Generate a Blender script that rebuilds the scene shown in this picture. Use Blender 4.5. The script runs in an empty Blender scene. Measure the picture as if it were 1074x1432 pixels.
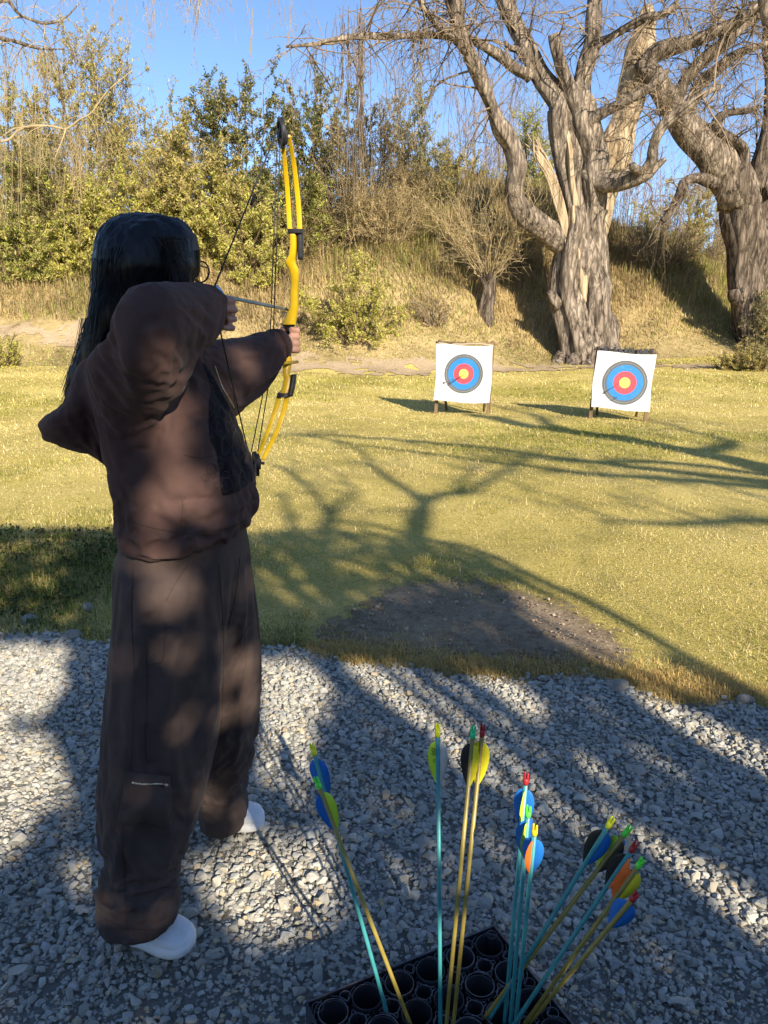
import bpy, bmesh, math, random
import numpy as np
from mathutils import Vector, noise as mn
rng = np.random.default_rng(7); random.seed(7)
S = bpy.context.scene
COL = S.collection
# ---------------------------------------------------------------- camera geometry (photo is 1074 x 1432)
F = 1034.0; TH = math.radians(14.2); CAMH = 1.42
CT, ST = math.cos(TH), math.sin(TH)
def ray(px, py):
    v = py - 716.0
    return (px - 537.0), F*CT - v*ST, -(F*ST + v*CT)
def P(px, py, y):                       # world point seen at a photo pixel, at distance y down range
    a, b, c = ray(px, py); s = y/b
    return np.array([a*s, y, CAMH + c*s])
def PZ(px, py, z):
    a, b, c = ray(px, py); s = (z-CAMH)/c
    return np.array([a*s, b*s, z])
def proj(p):
    p = np.asarray(p, float); y = p[..., 1]; z = p[..., 2]-CAMH
    d = y*CT - z*ST; d = np.where(d < .02, .02, d); v = -(z*CT + y*ST)
    return 537 + F*p[..., 0]/d, 716 + F*v/d
def mpp(py, y):                         # metres per photo pixel across
    return y/ray(0, py)[1]
def inpoly(x, y, poly):
    x = np.asarray(x); y = np.asarray(y); r = np.zeros(x.shape, bool); n = len(poly)
    for i in range(n):
        x0, y0 = poly[i]; x1, y1 = poly[(i+1) % n]
        c = ((y0 > y) != (y1 > y)) & (x < (x1-x0)*(y-y0)/((y1-y0) if y1 != y0 else 1e-9)+x0)
        r ^= c
    return r
def sst(a, b, x):
    t = np.clip((np.asarray(x, float)-a)/(b-a), 0, 1); return t*t*(3-2*t)
# ---------------------------------------------------------------- sun
SUN_EL = math.radians(25.5); SUN_AZ = math.radians(25)          # shadows run away from the camera, 25 degrees to the left
SD = np.array([-math.sin(SUN_AZ)*math.cos(SUN_EL), math.cos(SUN_AZ)*math.cos(SUN_EL), -math.sin(SUN_EL)])
# ---------------------------------------------------------------- object helpers
def setp(o, label=None, cat=None, group=None, kind=None):
    if label: o['label'] = label
    if cat: o['category'] = cat
    if group: o['group'] = group
    if kind: o['kind'] = kind
    return o
def empty(name, loc, label, cat, group=None):
    o = bpy.data.objects.new(name, None); o.empty_display_size = .1; COL.objects.link(o); o.location = loc
    return setp(o, label, cat, group)
class MB:
    def __init__(s): s.V = []; s.Q = []; s.T = []; s.C = []; s.n = 0
    def add(s, V, Q=None, T=None, C=None):
        V = np.asarray(V, float).reshape(-1, 3)
        if Q is not None and len(Q): s.Q.append(np.asarray(Q, np.int64).reshape(-1, 4)+s.n)
        if T is not None and len(T): s.T.append(np.asarray(T, np.int64).reshape(-1, 3)+s.n)
        s.V.append(V); s.n += len(V)
        if C is not None: s.C.append(np.broadcast_to(np.asarray(C, float), (len(V), 3)))
    def tube(s, pts, rad, n=8, cap=True, C=None, flat=None):
        pts = np.asarray(pts, float); k = len(pts); rad = np.broadcast_to(np.asarray(rad, float), (k,))
        t = np.gradient(pts, axis=0); t /= np.linalg.norm(t, axis=1)[:, None]+1e-12
        ref = np.array([0, 0, 1.]) if abs(t[0, 2]) < .9 else np.array([1., 0, 0])
        u = np.cross(t[0], ref); u /= np.linalg.norm(u)
        a = np.arange(n)*2*math.pi/n; ca, sa = np.cos(a)[:, None], np.sin(a)[:, None]; V = []
        for i in range(k):
            u = u - t[i]*np.dot(u, t[i]); u /= np.linalg.norm(u)+1e-12
            w = np.cross(t[i], u); V.append(pts[i]+rad[i]*(ca*u+sa*w))
        V = np.concatenate(V); Q = tubequads(k, n); T = None
        if cap:
            V = np.concatenate([V, pts[:1], pts[-1:]]); j = np.arange(n); m = k*n
            T = np.concatenate([np.stack([(j+1) % n, j, np.full(n, m)], 1), np.stack([m-n+j, m-n+(j+1) % n, np.full(n, m+1)], 1)])
        s.add(V, Q, T, C)
    def tubes(s, Pn, R, n=3, C=None):                        # many thin tubes at once, Pn (m,k,3), R (m,k)
        m, k, _ = Pn.shape
        if m == 0: return
        t = np.gradient(Pn, axis=1); t /= np.linalg.norm(t, axis=2)[..., None]+1e-9
        ref = np.where(np.abs(t[:, :1, 2:3]) < .8, np.array([0, 0, 1.]), np.array([1., .2, 0]))
        u = np.cross(t, np.broadcast_to(ref, t.shape)); u /= np.linalg.norm(u, axis=2)[..., None]+1e-9
        w = np.cross(t, u); a = np.arange(n)*2*math.pi/n
        V = Pn[:, :, None]+R[:, :, None, None]*(np.cos(a)[None, None, :, None]*u[:, :, None]+np.sin(a)[None, None, :, None]*w[:, :, None])
        Q = (tubequads(k, n)[None]+(np.arange(m)*k*n)[:, None, None]).reshape(-1, 4)
        if C is not None: C = np.repeat(np.asarray(C), k*n, axis=0)
        s.add(V.reshape(-1, 3), Q, None, C)
    def leaves(s, c, ln, wd, C, up=None, curl=.25):          # folded leaf: two triangles along a midrib
        m = len(c); d = rng.normal(size=(m, 3))
        if up is not None: d = d+up
        d /= np.linalg.norm(d, axis=1)[:, None]
        e = np.cross(d, rng.normal(size=(m, 3))); e /= np.linalg.norm(e, axis=1)[:, None]+1e-9
        nn = np.cross(d, e); ln = np.broadcast_to(ln, (m,))[:, None]; wd = np.broadcast_to(wd, (m,))[:, None]
        V = np.stack([c-d*ln, c+e*wd+nn*wd*curl, c+d*ln, c-e*wd+nn*wd*curl], 1).reshape(-1, 3)
        i = np.arange(m)*4
        T = np.concatenate([np.stack([i, i+1, i+2], 1), np.stack([i, i+2, i+3], 1)])
        s.add(V, None, T, np.repeat(C, 4, axis=0))
    def box(s, c, h, R=None, C=None, bev=0):
        h = np.asarray(h, float); g = np.array([[x, y, z] for z in (-1, 1) for y in (-1, 1) for x in (-1, 1)], float)*h
        if R is not None: g = g@np.asarray(R).T
        s.add(g+np.asarray(c), [[0, 2, 3, 1], [4, 5, 7, 6], [0, 1, 5, 4], [2, 6, 7, 3], [0, 4, 6, 2], [1, 3, 7, 5]], None, C)
    def ellipsoid(s, c, r, nu=16, nv=10, C=None):
        th = np.linspace(0, math.pi, nv+1)[1:-1]; a = np.arange(nu)*2*math.pi/nu
        V = np.stack([np.outer(np.sin(th), np.cos(a)), np.outer(np.sin(th), np.sin(a)), np.outer(np.cos(th), np.ones(nu))], 2).reshape(-1, 3)
        V = np.concatenate([V, [[0, 0, 1], [0, 0, -1]]]); j = np.arange(nu); m = (nv-1)*nu; l = (nv-2)*nu
        T = np.concatenate([np.stack([np.full(nu, m), j, (j+1) % nu], 1), np.stack([np.full(nu, m+1), l+(j+1) % nu, l+j], 1)])
        Q = tubequads(nv-1, nu)[:, ::-1]
        s.add(V*np.asarray(r)+np.asarray(c), Q, T, C)
    def loft(s, rings, n=24, C=None, power=2.0):              # rings: (centre, u vector, v vector)
        a = np.arange(n)*2*math.pi/n
        ca = np.sign(np.cos(a))*np.abs(np.cos(a))**(2/power); sa = np.sign(np.sin(a))*np.abs(np.sin(a))**(2/power)
        V = np.concatenate([np.asarray(c)+ca[:, None]*np.asarray(u)+sa[:, None]*np.asarray(v) for c, u, v in rings]+[np.asarray([rings[0][0], rings[-1][0]])])
        k = len(rings); j = np.arange(n); m = k*n
        T = np.concatenate([np.stack([(j+1) % n, j, np.full(n, m)], 1), np.stack([m-n+j, m-n+(j+1) % n, np.full(n, m+1)], 1)])
        s.add(V, tubequads(k, n), T, C)
    def mesh(s, name):
        V = np.concatenate(s.V); me = bpy.data.meshes.new(name)
        Q = np.concatenate(s.Q) if s.Q else np.zeros((0, 4), np.int64); T = np.concatenate(s.T) if s.T else np.zeros((0, 3), np.int64)
        me.vertices.add(len(V)); me.vertices.foreach_set('co', V.ravel().astype(np.float32))
        L = np.concatenate([Q.ravel(), T.ravel()]); me.loops.add(len(L)); me.loops.foreach_set('vertex_index', L.astype(np.int32))
        nq, nt = len(Q), len(T); me.polygons.add(nq+nt)
        st = np.concatenate([np.arange(nq)*4, nq*4+np.arange(nt)*3]).astype(np.int32)
        me.polygons.foreach_set('loop_start', st)
        me.update(calc_edges=True)
        if s.C and sum(map(len, s.C)) == len(V):
            ca = me.color_attributes.new('Col', 'FLOAT_COLOR', 'POINT')
            ca.data.foreach_set('color', np.concatenate([np.concatenate(s.C), np.ones((len(V), 1))], 1).ravel().astype(np.float32))
        return me
    def build(s, name, mat, parent=None, smooth=True, org=None):
        me = s.mesh(name); return link(name, me, mat, parent, smooth, org)
def link(name, me, mat, parent=None, smooth=True, org=None):
    if org is not None:
        co = np.empty(len(me.vertices)*3, np.float32); me.vertices.foreach_get('co', co)
        co = (co.reshape(-1, 3)-np.asarray(org, np.float32)).ravel(); me.vertices.foreach_set('co', co); me.update()
    me.polygons.foreach_set('use_smooth', np.full(len(me.polygons), smooth, bool))
    for m in (mat if isinstance(mat, (list, tuple)) else [mat]): me.materials.append(m)
    o = bpy.data.objects.new(name, me); COL.objects.link(o)
    if parent is not None: o.parent = parent
    return o
def tubequads(k, n):
    i = np.arange(k-1)[:, None]*n; j = np.arange(n)[None]; j2 = (j+1) % n
    return np.stack([i+j, i+j2, i+n+j2, i+n+j], 2).reshape(-1, 4)
def spline(pts, m):                                           # Catmull-Rom through rows, any number of columns
    p = np.asarray(pts, float); p = np.concatenate([2*p[:1]-p[1:2], p, 2*p[-1:]-p[-2:-1]]); k = len(p)-3
    t = np.linspace(0, k-1e-6, m); i = t.astype(int); f = (t-i)[:, None]
    a, b, c, d = p[i], p[i+1], p[i+2], p[i+3]
    return .5*((2*b)+(-a+c)*f+(2*a-5*b+4*c-d)*f*f+(-a+3*b-3*c+d)*f**3)
def evaluated(mb, voxel, smooth=4, name='tmp'):               # union of closed shapes as one continuous skin
    me = mb.mesh(name); o = bpy.data.objects.new(name, me); COL.objects.link(o)
    r = o.modifiers.new('r', 'REMESH'); r.mode = 'VOXEL'; r.voxel_size = voxel; r.use_smooth_shade = True
    if smooth:
        q = o.modifiers.new('s', 'SMOOTH'); q.factor = .5; q.iterations = smooth
    bpy.context.view_layer.update()
    dg = bpy.context.evaluated_depsgraph_get(); new = bpy.data.meshes.new_from_object(o.evaluated_get(dg), depsgraph=dg)
    bpy.data.objects.remove(o); bpy.data.meshes.remove(me); return new
def displace(me, fn):
    n = len(me.vertices); co = np.empty(n*3, np.float32); me.vertices.foreach_get('co', co); co = co.reshape(-1, 3)
    no = np.empty(n*3, np.float32); me.vertex_normals.foreach_get('vector', no); no = no.reshape(-1, 3)
    co = co+no*fn(co, no)[:, None]; me.vertices.foreach_set('co', co.astype(np.float32).ravel()); me.update(); return me
def nz(co, sc, off=0):
    sc = np.broadcast_to(np.asarray(sc, float), (3,)); q = co*sc+off
    return np.array([mn.noise(Vector(v)) for v in q])
# ---------------------------------------------------------------- materials
def newmat(name):
    m = bpy.data.materials.new(name); m.use_nodes = True; nt = m.node_tree; b = nt.nodes['Principled BSDF']; return m, nt, b
def N(nt, typ, **kw):
    n = nt.nodes.new(typ)
    for k, v in kw.items(): setattr(n, k, v)
    return n
def noisemat(name, c1, c2, scale=8, rough=.8, bump=.3, bscale=None, stretch=(1, 1, 1), detail=6, c3=None, spec=.3, dist=.02, sheen=0, metal=0):
    m, nt, b = newmat(name); l = nt.links.new
    tc = N(nt, 'ShaderNodeTexCoord'); mp = N(nt, 'ShaderNodeMapping'); mp.inputs['Scale'].default_value = stretch; l(tc.outputs['Object'], mp.inputs['Vector'])
    n1 = N(nt, 'ShaderNodeTexNoise'); n1.inputs['Scale'].default_value = scale; n1.inputs['Detail'].default_value = detail; n1.inputs['Roughness'].default_value = .65; l(mp.outputs[0], n1.inputs['Vector'])
    cr = N(nt, 'ShaderNodeValToRGB'); e = cr.color_ramp.elements; e[0].position = .32; e[1].position = .68; e[0].color = (*c1, 1); e[1].color = (*c2, 1)
    if c3: q = e.new(.5); q.color = (*c3, 1)
    l(n1.outputs['Fac'], cr.inputs['Fac']); l(cr.outputs['Color'], b.inputs['Base Color'])
    b.inputs['Roughness'].default_value = rough; b.inputs['Specular IOR Level'].default_value = spec; b.inputs['Metallic'].default_value = metal
    if sheen: b.inputs['Sheen Weight'].default_value = sheen; b.inputs['Sheen Roughness'].default_value = .5
    if bump:
        n2 = N(nt, 'ShaderNodeTexNoise'); n2.inputs['Scale'].default_value = bscale or scale*4; n2.inputs['Detail'].default_value = 8; l(mp.outputs[0], n2.inputs['Vector'])
        bp = N(nt, 'ShaderNodeBump'); bp.inputs['Strength'].default_value = bump; bp.inputs['Distance'].default_value = dist; l(n2.outputs['Fac'], bp.inputs['Height']); l(bp.outputs[0], b.inputs['Normal'])
    return m
def colmat(name, rough=.7, trans=.35, var=.25, spec=.25, nscale=3.0, bump=0):
    m, nt, b = newmat(name); l = nt.links.new
    at = N(nt, 'ShaderNodeAttribute', attribute_name='Col')
    tc = N(nt, 'ShaderNodeTexCoord'); n1 = N(nt, 'ShaderNodeTexNoise'); n1.inputs['Scale'].default_value = nscale; l(tc.outputs['Object'], n1.inputs['Vector'])
    mr = N(nt, 'ShaderNodeMapRange'); mr.inputs['From Min'].default_value = .3; mr.inputs['From Max'].default_value = .7; mr.inputs['To Min'].default_value = 1-var; mr.inputs['To Max'].default_value = 1+var; l(n1.outputs['Fac'], mr.inputs['Value'])
    mx = N(nt, 'ShaderNodeVectorMath', operation='SCALE'); l(at.outputs['Color'], mx.inputs[0]); l(mr.outputs[0], mx.inputs['Scale'])
    l(mx.outputs[0], b.inputs['Base Color']); b.inputs['Roughness'].default_value = rough; b.inputs['Specular IOR Level'].default_value = spec
    if bump:
        n2 = N(nt, 'ShaderNodeTexNoise'); n2.inputs['Scale'].default_value = bump; n2.inputs['Detail'].default_value = 6; l(tc.outputs['Object'], n2.inputs['Vector'])
        bp = N(nt, 'ShaderNodeBump'); bp.inputs['Strength'].default_value = .5; bp.inputs['Distance'].default_value = .004; l(n2.outputs['Fac'], bp.inputs['Height']); l(bp.outputs[0], b.inputs['Normal'])
    if trans:
        tr = N(nt, 'ShaderNodeBsdfTranslucent'); l(mx.outputs[0], tr.inputs['Color']); ms = N(nt, 'ShaderNodeMixShader'); ms.inputs['Fac'].default_value = trans
        l(b.outputs[0], ms.inputs[1]); l(tr.outputs[0], ms.inputs[2]); l(ms.outputs[0], nt.nodes['Material Output'].inputs['Surface'])
    return m
def barkmat(name, dark, mid, light, zs=.20, scale=9, bump=1.0, crack=.55):
    m, nt, b = newmat(name); l = nt.links.new
    tc = N(nt, 'ShaderNodeTexCoord'); mp = N(nt, 'ShaderNodeMapping'); mp.inputs['Scale'].default_value = (1, 1, zs); l(tc.outputs['Object'], mp.inputs['Vector'])
    v = N(nt, 'ShaderNodeTexNoise'); v.inputs['Scale'].default_value = scale; v.inputs['Detail'].default_value = 9; v.inputs['Roughness'].default_value = .68; v.inputs['Distortion'].default_value = .6; l(mp.outputs[0], v.inputs['Vector'])
    n1 = N(nt, 'ShaderNodeTexNoise'); n1.inputs['Scale'].default_value = 1.1; n1.inputs['Detail'].default_value = 5; l(tc.outputs['Object'], n1.inputs['Vector'])
    mu = N(nt, 'ShaderNodeMath', operation='MULTIPLY_ADD'); l(n1.outputs['Fac'], mu.inputs[0]); mu.inputs[1].default_value = .25
    mr = N(nt, 'ShaderNodeMath', operation='MULTIPLY'); l(v.outputs['Fac'], mr.inputs[0]); mr.inputs[1].default_value = .95; l(mr.outputs[0], mu.inputs[2])
    cr = N(nt, 'ShaderNodeValToRGB'); e = cr.color_ramp.elements; e[0].position = .44; e[0].color = (*dark, 1); e[1].position = .74; e[1].color = (*light, 1); q = e.new(.58); q.color = (*mid, 1)
    l(mu.outputs[0], cr.inputs['Fac']); b.inputs['Roughness'].default_value = .95; b.inputs['Specular IOR Level'].default_value = .1
    ad = N(nt, 'ShaderNodeMixRGB'); ad.blend_type = 'LINEAR_LIGHT'; ad.inputs['Fac'].default_value = .10; l(mp.outputs[0], ad.inputs[1]); l(v.outputs['Color'], ad.inputs[2])
    vo = N(nt, 'ShaderNodeTexVoronoi'); vo.feature = 'DISTANCE_TO_EDGE'; vo.inputs['Scale'].default_value = scale*.8; l(ad.outputs[0], vo.inputs['Vector'])
    ck = N(nt, 'ShaderNodeMapRange'); ck.inputs['From Max'].default_value = .16; ck.inputs['To Min'].default_value = crack; l(vo.outputs['Distance'], ck.inputs['Value'])
    sc_ = N(nt, 'ShaderNodeVectorMath', operation='SCALE'); l(cr.outputs['Color'], sc_.inputs[0]); l(ck.outputs[0], sc_.inputs['Scale']); l(sc_.outputs[0], b.inputs['Base Color'])
    hs = N(nt, 'ShaderNodeMath', operation='MULTIPLY_ADD'); l(ck.outputs[0], hs.inputs[0]); hs.inputs[1].default_value = .6; l(v.outputs['Fac'], hs.inputs[2])
    bp = N(nt, 'ShaderNodeBump'); bp.inputs['Strength'].default_value = bump; bp.inputs['Distance'].default_value = .08; l(hs.outputs[0], bp.inputs['Height']); l(bp.outputs[0], b.inputs['Normal'])
    return m
M = {}
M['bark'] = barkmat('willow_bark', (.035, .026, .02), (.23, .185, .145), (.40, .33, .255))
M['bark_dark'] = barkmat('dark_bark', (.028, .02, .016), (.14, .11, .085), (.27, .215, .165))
M['wood'] = barkmat('bare_wood', (.10, .068, .042), (.34, .26, .165), (.52, .42, .29), zs=.10, scale=9, bump=.6, crack=.9)
M['twig'] = noisemat('twig', (.13, .095, .065), (.30, .23, .15), 3, .9, 0)
M['twig_tan'] = noisemat('tan_twig', (.24, .18, .10), (.46, .36, .20), 3, .9, 0)
M['twig_mauve'] = noisemat('mauve_twig', (.17, .13, .12), (.30, .24, .21), 3, .9, 0)
M['stem'] = noisemat('shrub_stem', (.05, .035, .022), (.15, .10, .06), 3, .9, 0)
M['leaf'] = colmat('leaf', .5, .4, .25)
M['grass'] = colmat('grass_blade', .6, .35, .22, .2, .8)
M['stone'] = colmat('gravel_stone', .85, 0, .15, .25, 40, bump=160)
M['rock'] = noisemat('rock', (.16, .15, .13), (.36, .33, .28), 9, .9, .6, 30)
M['white_cloth'] = noisemat('white_sheet', (.55, .55, .55), (.70, .70, .68), 3, .75, .15, 60)
M['post'] = noisemat('post_wood', (.10, .065, .035), (.27, .18, .10), 14, .85, .4, 50, (1, 1, .15))
M['black_plastic'] = noisemat('black_plastic', (.016, .017, .022), (.035, .037, .045), 6, .30, .08, 90, spec=.5)
M['bow_yellow'] = noisemat('yellow_paint', (.55, .34, .004), (.62, .40, .006), 5, .38, .03, 120, spec=.45)
M['bow_black'] = noisemat('black_rubber', (.012, .012, .013), (.03, .03, .032), 10, .5, .05, 90)
M['string'] = noisemat('bow_string', (.02, .018, .016), (.05, .045, .04), 60, .7, 0)
M['grey_grip'] = noisemat('grey_grip', (.30, .31, .33), (.42, .43, .45), 10, .45, .05, 80)
M['skin'] = noisemat('skin', (.42, .22, .15), (.52, .29, .20), 18, .5, .15, 140, spec=.4, dist=.002)
M['steel'] = noisemat('zip_steel', (.45, .40, .30), (.62, .56, .44), 50, .35, .3, 300, metal=.9)
M['shoe'] = noisemat('white_shoe', (.66, .67, .68), (.80, .80, .80), 20, .55, .12, 160, dist=.002)
M['sole'] = noisemat('white_sole', (.70, .70, .69), (.82, .82, .80), 20, .6, .1, 90, dist=.002)
M['glasses'] = noisemat('glasses_frame', (.012, .008, .006), (.03, .018, .012), 20, .25, 0, spec=.6)
# ================================================================ SETTING
XB = np.array([-40, -16, -5, 0, 4, 8, 14, 40.]); YB = np.array([19, 19.3, 19.8, 21.2, 22.6, 24.2, 24.6, 24.6])
XH = np.array([-40, -15, -8, -3, 0, 3, 6, 9, 12, 16, 40.]); HH = np.array([3.4, 3.6, 3.8, 4.3, 4.8, 5.6, 5.4, 4.7, 3.2, 2.6, 2.4])
def fbm2(x, y, s, seed=0):                                   # cheap smooth 2-D noise from sines
    r = np.random.default_rng(seed); o = np.zeros(np.broadcast(x, y).shape)
    for i in range(14):
        a = r.uniform(0, 2*math.pi); k = s*2**r.uniform(0, 2.2); o = o+np.sin((x*math.cos(a)+y*math.sin(a))*k+r.uniform(0, 6.3))*s/k
    return o/2.2
def zt(x, y):
    x = np.asarray(x, float); y = np.asarray(y, float)
    z = sst(12.5, 22, y)*.33 + sst(1, -7, x)*sst(11, 21, y)*.4
    yb = np.interp(x, XB, YB)-2.4+fbm2(x, 0*y, .5, 3)*.4; H = np.interp(x, XH, HH)
    t = np.clip((y-yb)/9, 0, 1); prof = (t*t*(3-2*t))
    z = z+H*prof*(1+.10*fbm2(x, y, .7, 5)*sst(.2, .6, t)) + sst(.1, .5, t)*fbm2(x, y, 1.6, 6)*.18
    z = z-np.clip(y-yb-9, 0, 40)*.05
    z = z+fbm2(x, y, .8, 1)*.02*sst(3, 8, y)+fbm2(x, y, 4, 2)*.012*sst(3.2, 4, y)
    return z
def G(px, py):                                               # ground point under a photo pixel
    a, b, c = ray(px, py); lo, hi = .3, 60.
    ys = np.linspace(.4, 40, 4000); z = CAMH+c*ys/b - zt(a*ys/b, ys); i = np.argmax(z < 0)
    y = ys[i]; return np.array([a*y/b, y, zt(a*y/b, y)])
edge_px = [(-250, 872), (0, 884), (130, 900), (250, 908), (360, 918), (450, 926), (600, 938), (700, 950), (800, 962), (900, 968), (1000, 984), (1074, 994), (1300, 1030)]
EP = np.array([PZ(a, b, 0) for a, b in edge_px]); EP = np.concatenate([[[-40, EP[0, 1]+.5, 0]], EP, [[40, EP[-1, 1], 0]]])
def yedge(x): return np.interp(x, EP[:, 0], EP[:, 1])+fbm2(np.asarray(x, float), 0, 9, 11)*.05
# ---- ground sheet, split into lawn and hillside
xs = np.concatenate([-np.geomspace(300, 14, 16), np.linspace(-13.5, 13.5, 150), np.geomspace(14, 300, 16)])
ys = np.concatenate([[-60, -30, -15, -8, -4, -2, -1], np.linspace(-.5, 12, 110), np.linspace(12.15, 34, 150), np.geomspace(35, 400, 16)])
X, Y = np.meshgrid(xs, ys); Z = zt(X, Y); Z -= sst(0.02, -.1, Y-yedge(X))*.03
nx, ny = len(xs), len(ys); V = np.stack([X, Y, Z], 2).reshape(-1, 3)
i = np.arange(ny-1)[:, None]*nx+np.arange(nx-1)[None]; Q = np.stack([i, i+1, i+nx+1, i+nx], 2).reshape(-1, 4)
hill = (V[Q].mean(1)[:, 1] > np.interp(V[Q].mean(1)[:, 0], XB, YB)-2.0)
def groundmat(name, cols, sc1, sc2):
    m, nt, b = newmat(name); l = nt.links.new; tc = N(nt, 'ShaderNodeTexCoord')
    n1 = N(nt, 'ShaderNodeTexNoise'); n1.inputs['Scale'].default_value = sc1; n1.inputs['Detail'].default_value = 7; n1.inputs['Roughness'].default_value = .7; l(tc.outputs['Object'], n1.inputs['Vector'])
    n2 = N(nt, 'ShaderNodeTexNoise'); n2.inputs['Scale'].default_value = sc2; n2.inputs['Detail'].default_value = 8; n2.inputs['Roughness'].default_value = .75; l(tc.outputs['Object'], n2.inputs['Vector'])
    mi = N(nt, 'ShaderNodeMath', operation='MULTIPLY_ADD'); l(n2.outputs['Fac'], mi.inputs[0]); mi.inputs[1].default_value = .5
    m2 = N(nt, 'ShaderNodeMath', operation='MULTIPLY'); l(n1.outputs['Fac'], m2.inputs[0]); m2.inputs[1].default_value = .5; l(m2.outputs[0], mi.inputs[2])
    cr = N(nt, 'ShaderNodeValToRGB'); e = cr.color_ramp.elements; e[0].position = .36; e[1].position = .64; e[0].color = (*cols[0], 1); e[1].color = (*cols[-1], 1)
    for k, c in enumerate(cols[1:-1]): q = e.new(.36+.28*(k+1)/(len(cols)-1)); q.color = (*c, 1)
    l(mi.outputs[0], cr.inputs['Fac']); l(cr.outputs[0], b.inputs['Base Color']); b.inputs['Roughness'].default_value = .95; b.inputs['Specular IOR Level'].default_value = .1
    bp = N(nt, 'ShaderNodeBump'); bp.inputs['Strength'].default_value = .8; bp.inputs['Distance'].default_value = .05; l(n2.outputs['Fac'], bp.inputs['Height']); l(bp.outputs[0], b.inputs['Normal'])
    return m
M['lawn'] = groundmat('lawn_turf', [(.26, .225, .055), (.56, .455, .13), (.76, .62, .24)], .5, 42)
M['hill'] = groundmat('hill_turf', [(.14, .11, .05), (.34, .26, .12), (.48, .37, .19)], .6, 6)
M['gravel'] = groundmat('gravel_bed', [(.20, .20, .18), (.30, .295, .265), (.40, .39, .35)], 60, 160)
M['soil'] = groundmat('soil', [(.17, .125, .085), (.32, .245, .165), (.46, .36, .23)], 2.5, 22)
M['path'] = groundmat('path', [(.30, .22, .13), (.41, .31, .195), (.50, .395, .265)], 1.2, 16)
def sub(name, mask, mat):
    q = Q[mask]; u, inv = np.unique(q, return_inverse=True); mb = MB(); mb.add(V[u], inv.reshape(-1, 4)); o = mb.build(name, mat); setp(o, kind='structure'); return o
sub('lawn', ~hill, M['lawn']); sub('hillside', hill, M['hill'])
def sheet(name, poly, lift, mat, step=.06, rag=.0, seed=0, kind='structure'):   # ragged draped sheet inside a ground polygon
    poly = np.asarray(poly); lo, hi = poly[:, :2].min(0)-rag, poly[:, :2].max(0)+rag
    gx = np.arange(lo[0], hi[0], step); gy = np.arange(lo[1], hi[1], step); X, Y = np.meshgrid(gx, gy)
    jx = (fbm2(X, Y, .9/max(rag, .05), seed+1)+.6*fbm2(X, Y, 3.2/max(rag, .05), seed+3))*rag; jy = (fbm2(X, Y, .9/max(rag, .05), seed+2)+.6*fbm2(X, Y, 3.2/max(rag, .05), seed+5))*rag
    ins = inpoly(X+jx, Y+jy, [tuple(p[:2]) for p in poly])
    cen = poly[:, :2].mean(0); core_ = inpoly(cen[0]+(X+jx-cen[0])/.90, cen[1]+(Y+jy-cen[1])/.86, [tuple(p[:2]) for p in poly]); ins &= (rag < .01) | core_ | (fbm2(X, Y, 1.9/max(rag, .05), seed+8) > .45)
    i = np.arange(len(gy)-1)[:, None]*len(gx)+np.arange(len(gx)-1)[None]; q = np.stack([i, i+1, i+len(gx)+1, i+len(gx)], 2).reshape(-1, 4)
    q = q[ins.ravel()[q].all(1)]; V = np.stack([X, Y, zt(X, Y)+lift], 2).reshape(-1, 3); u, inv = np.unique(q, return_inverse=True)
    mb = MB(); mb.add(V[u], inv.reshape(-1, 4)); o = mb.build(name, mat); return setp(o, kind=kind)
soil_poly = [PZ(a, b, 0) for a, b in [(420, 900), (435, 872), (520, 850), (540, 822), (600, 808), (700, 818), (790, 848), (850, 880), (905, 925), (860, 940), (720, 925), (600, 915), (500, 905)]]
sp_ = np.array([p[:2] for p in soil_poly]); sp_ = sp_.mean(0)+(sp_-sp_.mean(0))*1.28
so_ = sheet('bare_soil', np.concatenate([sp_, np.zeros((len(sp_), 1))], 1), .005, M['soil'], .035, .0001, 4)
cs_ = np.empty(len(so_.data.vertices)*3, np.float32); so_.data.vertices.foreach_get('co', cs_); cs_ = cs_.reshape(-1, 3); acc_ = np.zeros(len(cs_)); ro_ = np.random.default_rng(3)
for ox, oy in ro_.normal(0, .13, (60, 2)): acc_ += inpoly(cs_[:, 0]+ox, cs_[:, 1]+oy*1.2, [tuple(p[:2]) for p in soil_poly])
acc_ = acc_/60*(cs_[:, 1] > yedge(cs_[:, 0])+.02); at_ = so_.data.attributes.new('bare', 'FLOAT', 'POINT'); at_.data.foreach_set('value', acc_.astype(np.float32))
nt = M['soil'].node_tree; bs = nt.nodes['Principled BSDF']; l = nt.links.new                     # worn soil thins out into the turf through a broken edge
a_ = N(nt, 'ShaderNodeAttribute', attribute_name='bare'); tc_ = N(nt, 'ShaderNodeTexCoord'); n_ = N(nt, 'ShaderNodeTexNoise'); n_.inputs['Scale'].default_value = 9; n_.inputs['Detail'].default_value = 9; n_.inputs['Roughness'].default_value = .75; l(tc_.outputs['Object'], n_.inputs['Vector'])
m_ = N(nt, 'ShaderNodeMath', operation='MULTIPLY_ADD'); l(n_.outputs['Fac'], m_.inputs[0]); m_.inputs[1].default_value = 1.5; l(a_.outputs['Fac'], m_.inputs[2]); r_ = N(nt, 'ShaderNodeMapRange'); r_.inputs['From Min'].default_value = 1.12; r_.inputs['From Max'].default_value = 1.42; l(m_.outputs[0], r_.inputs['Value'])
t_ = N(nt, 'ShaderNodeBsdfTransparent'); x_ = N(nt, 'ShaderNodeMixShader'); l(r_.outputs[0], x_.inputs['Fac']); l(t_.outputs[0], x_.inputs[1]); l(bs.outputs[0], x_.inputs[2]); l(x_.outputs[0], nt.nodes['Material Output'].inputs['Surface'])
soil2 = [PZ(a, b, 0) for a, b in [(-60, 800), (30, 775), (105, 765), (125, 790), (110, 830), (60, 850), (-60, 860)]]
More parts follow.
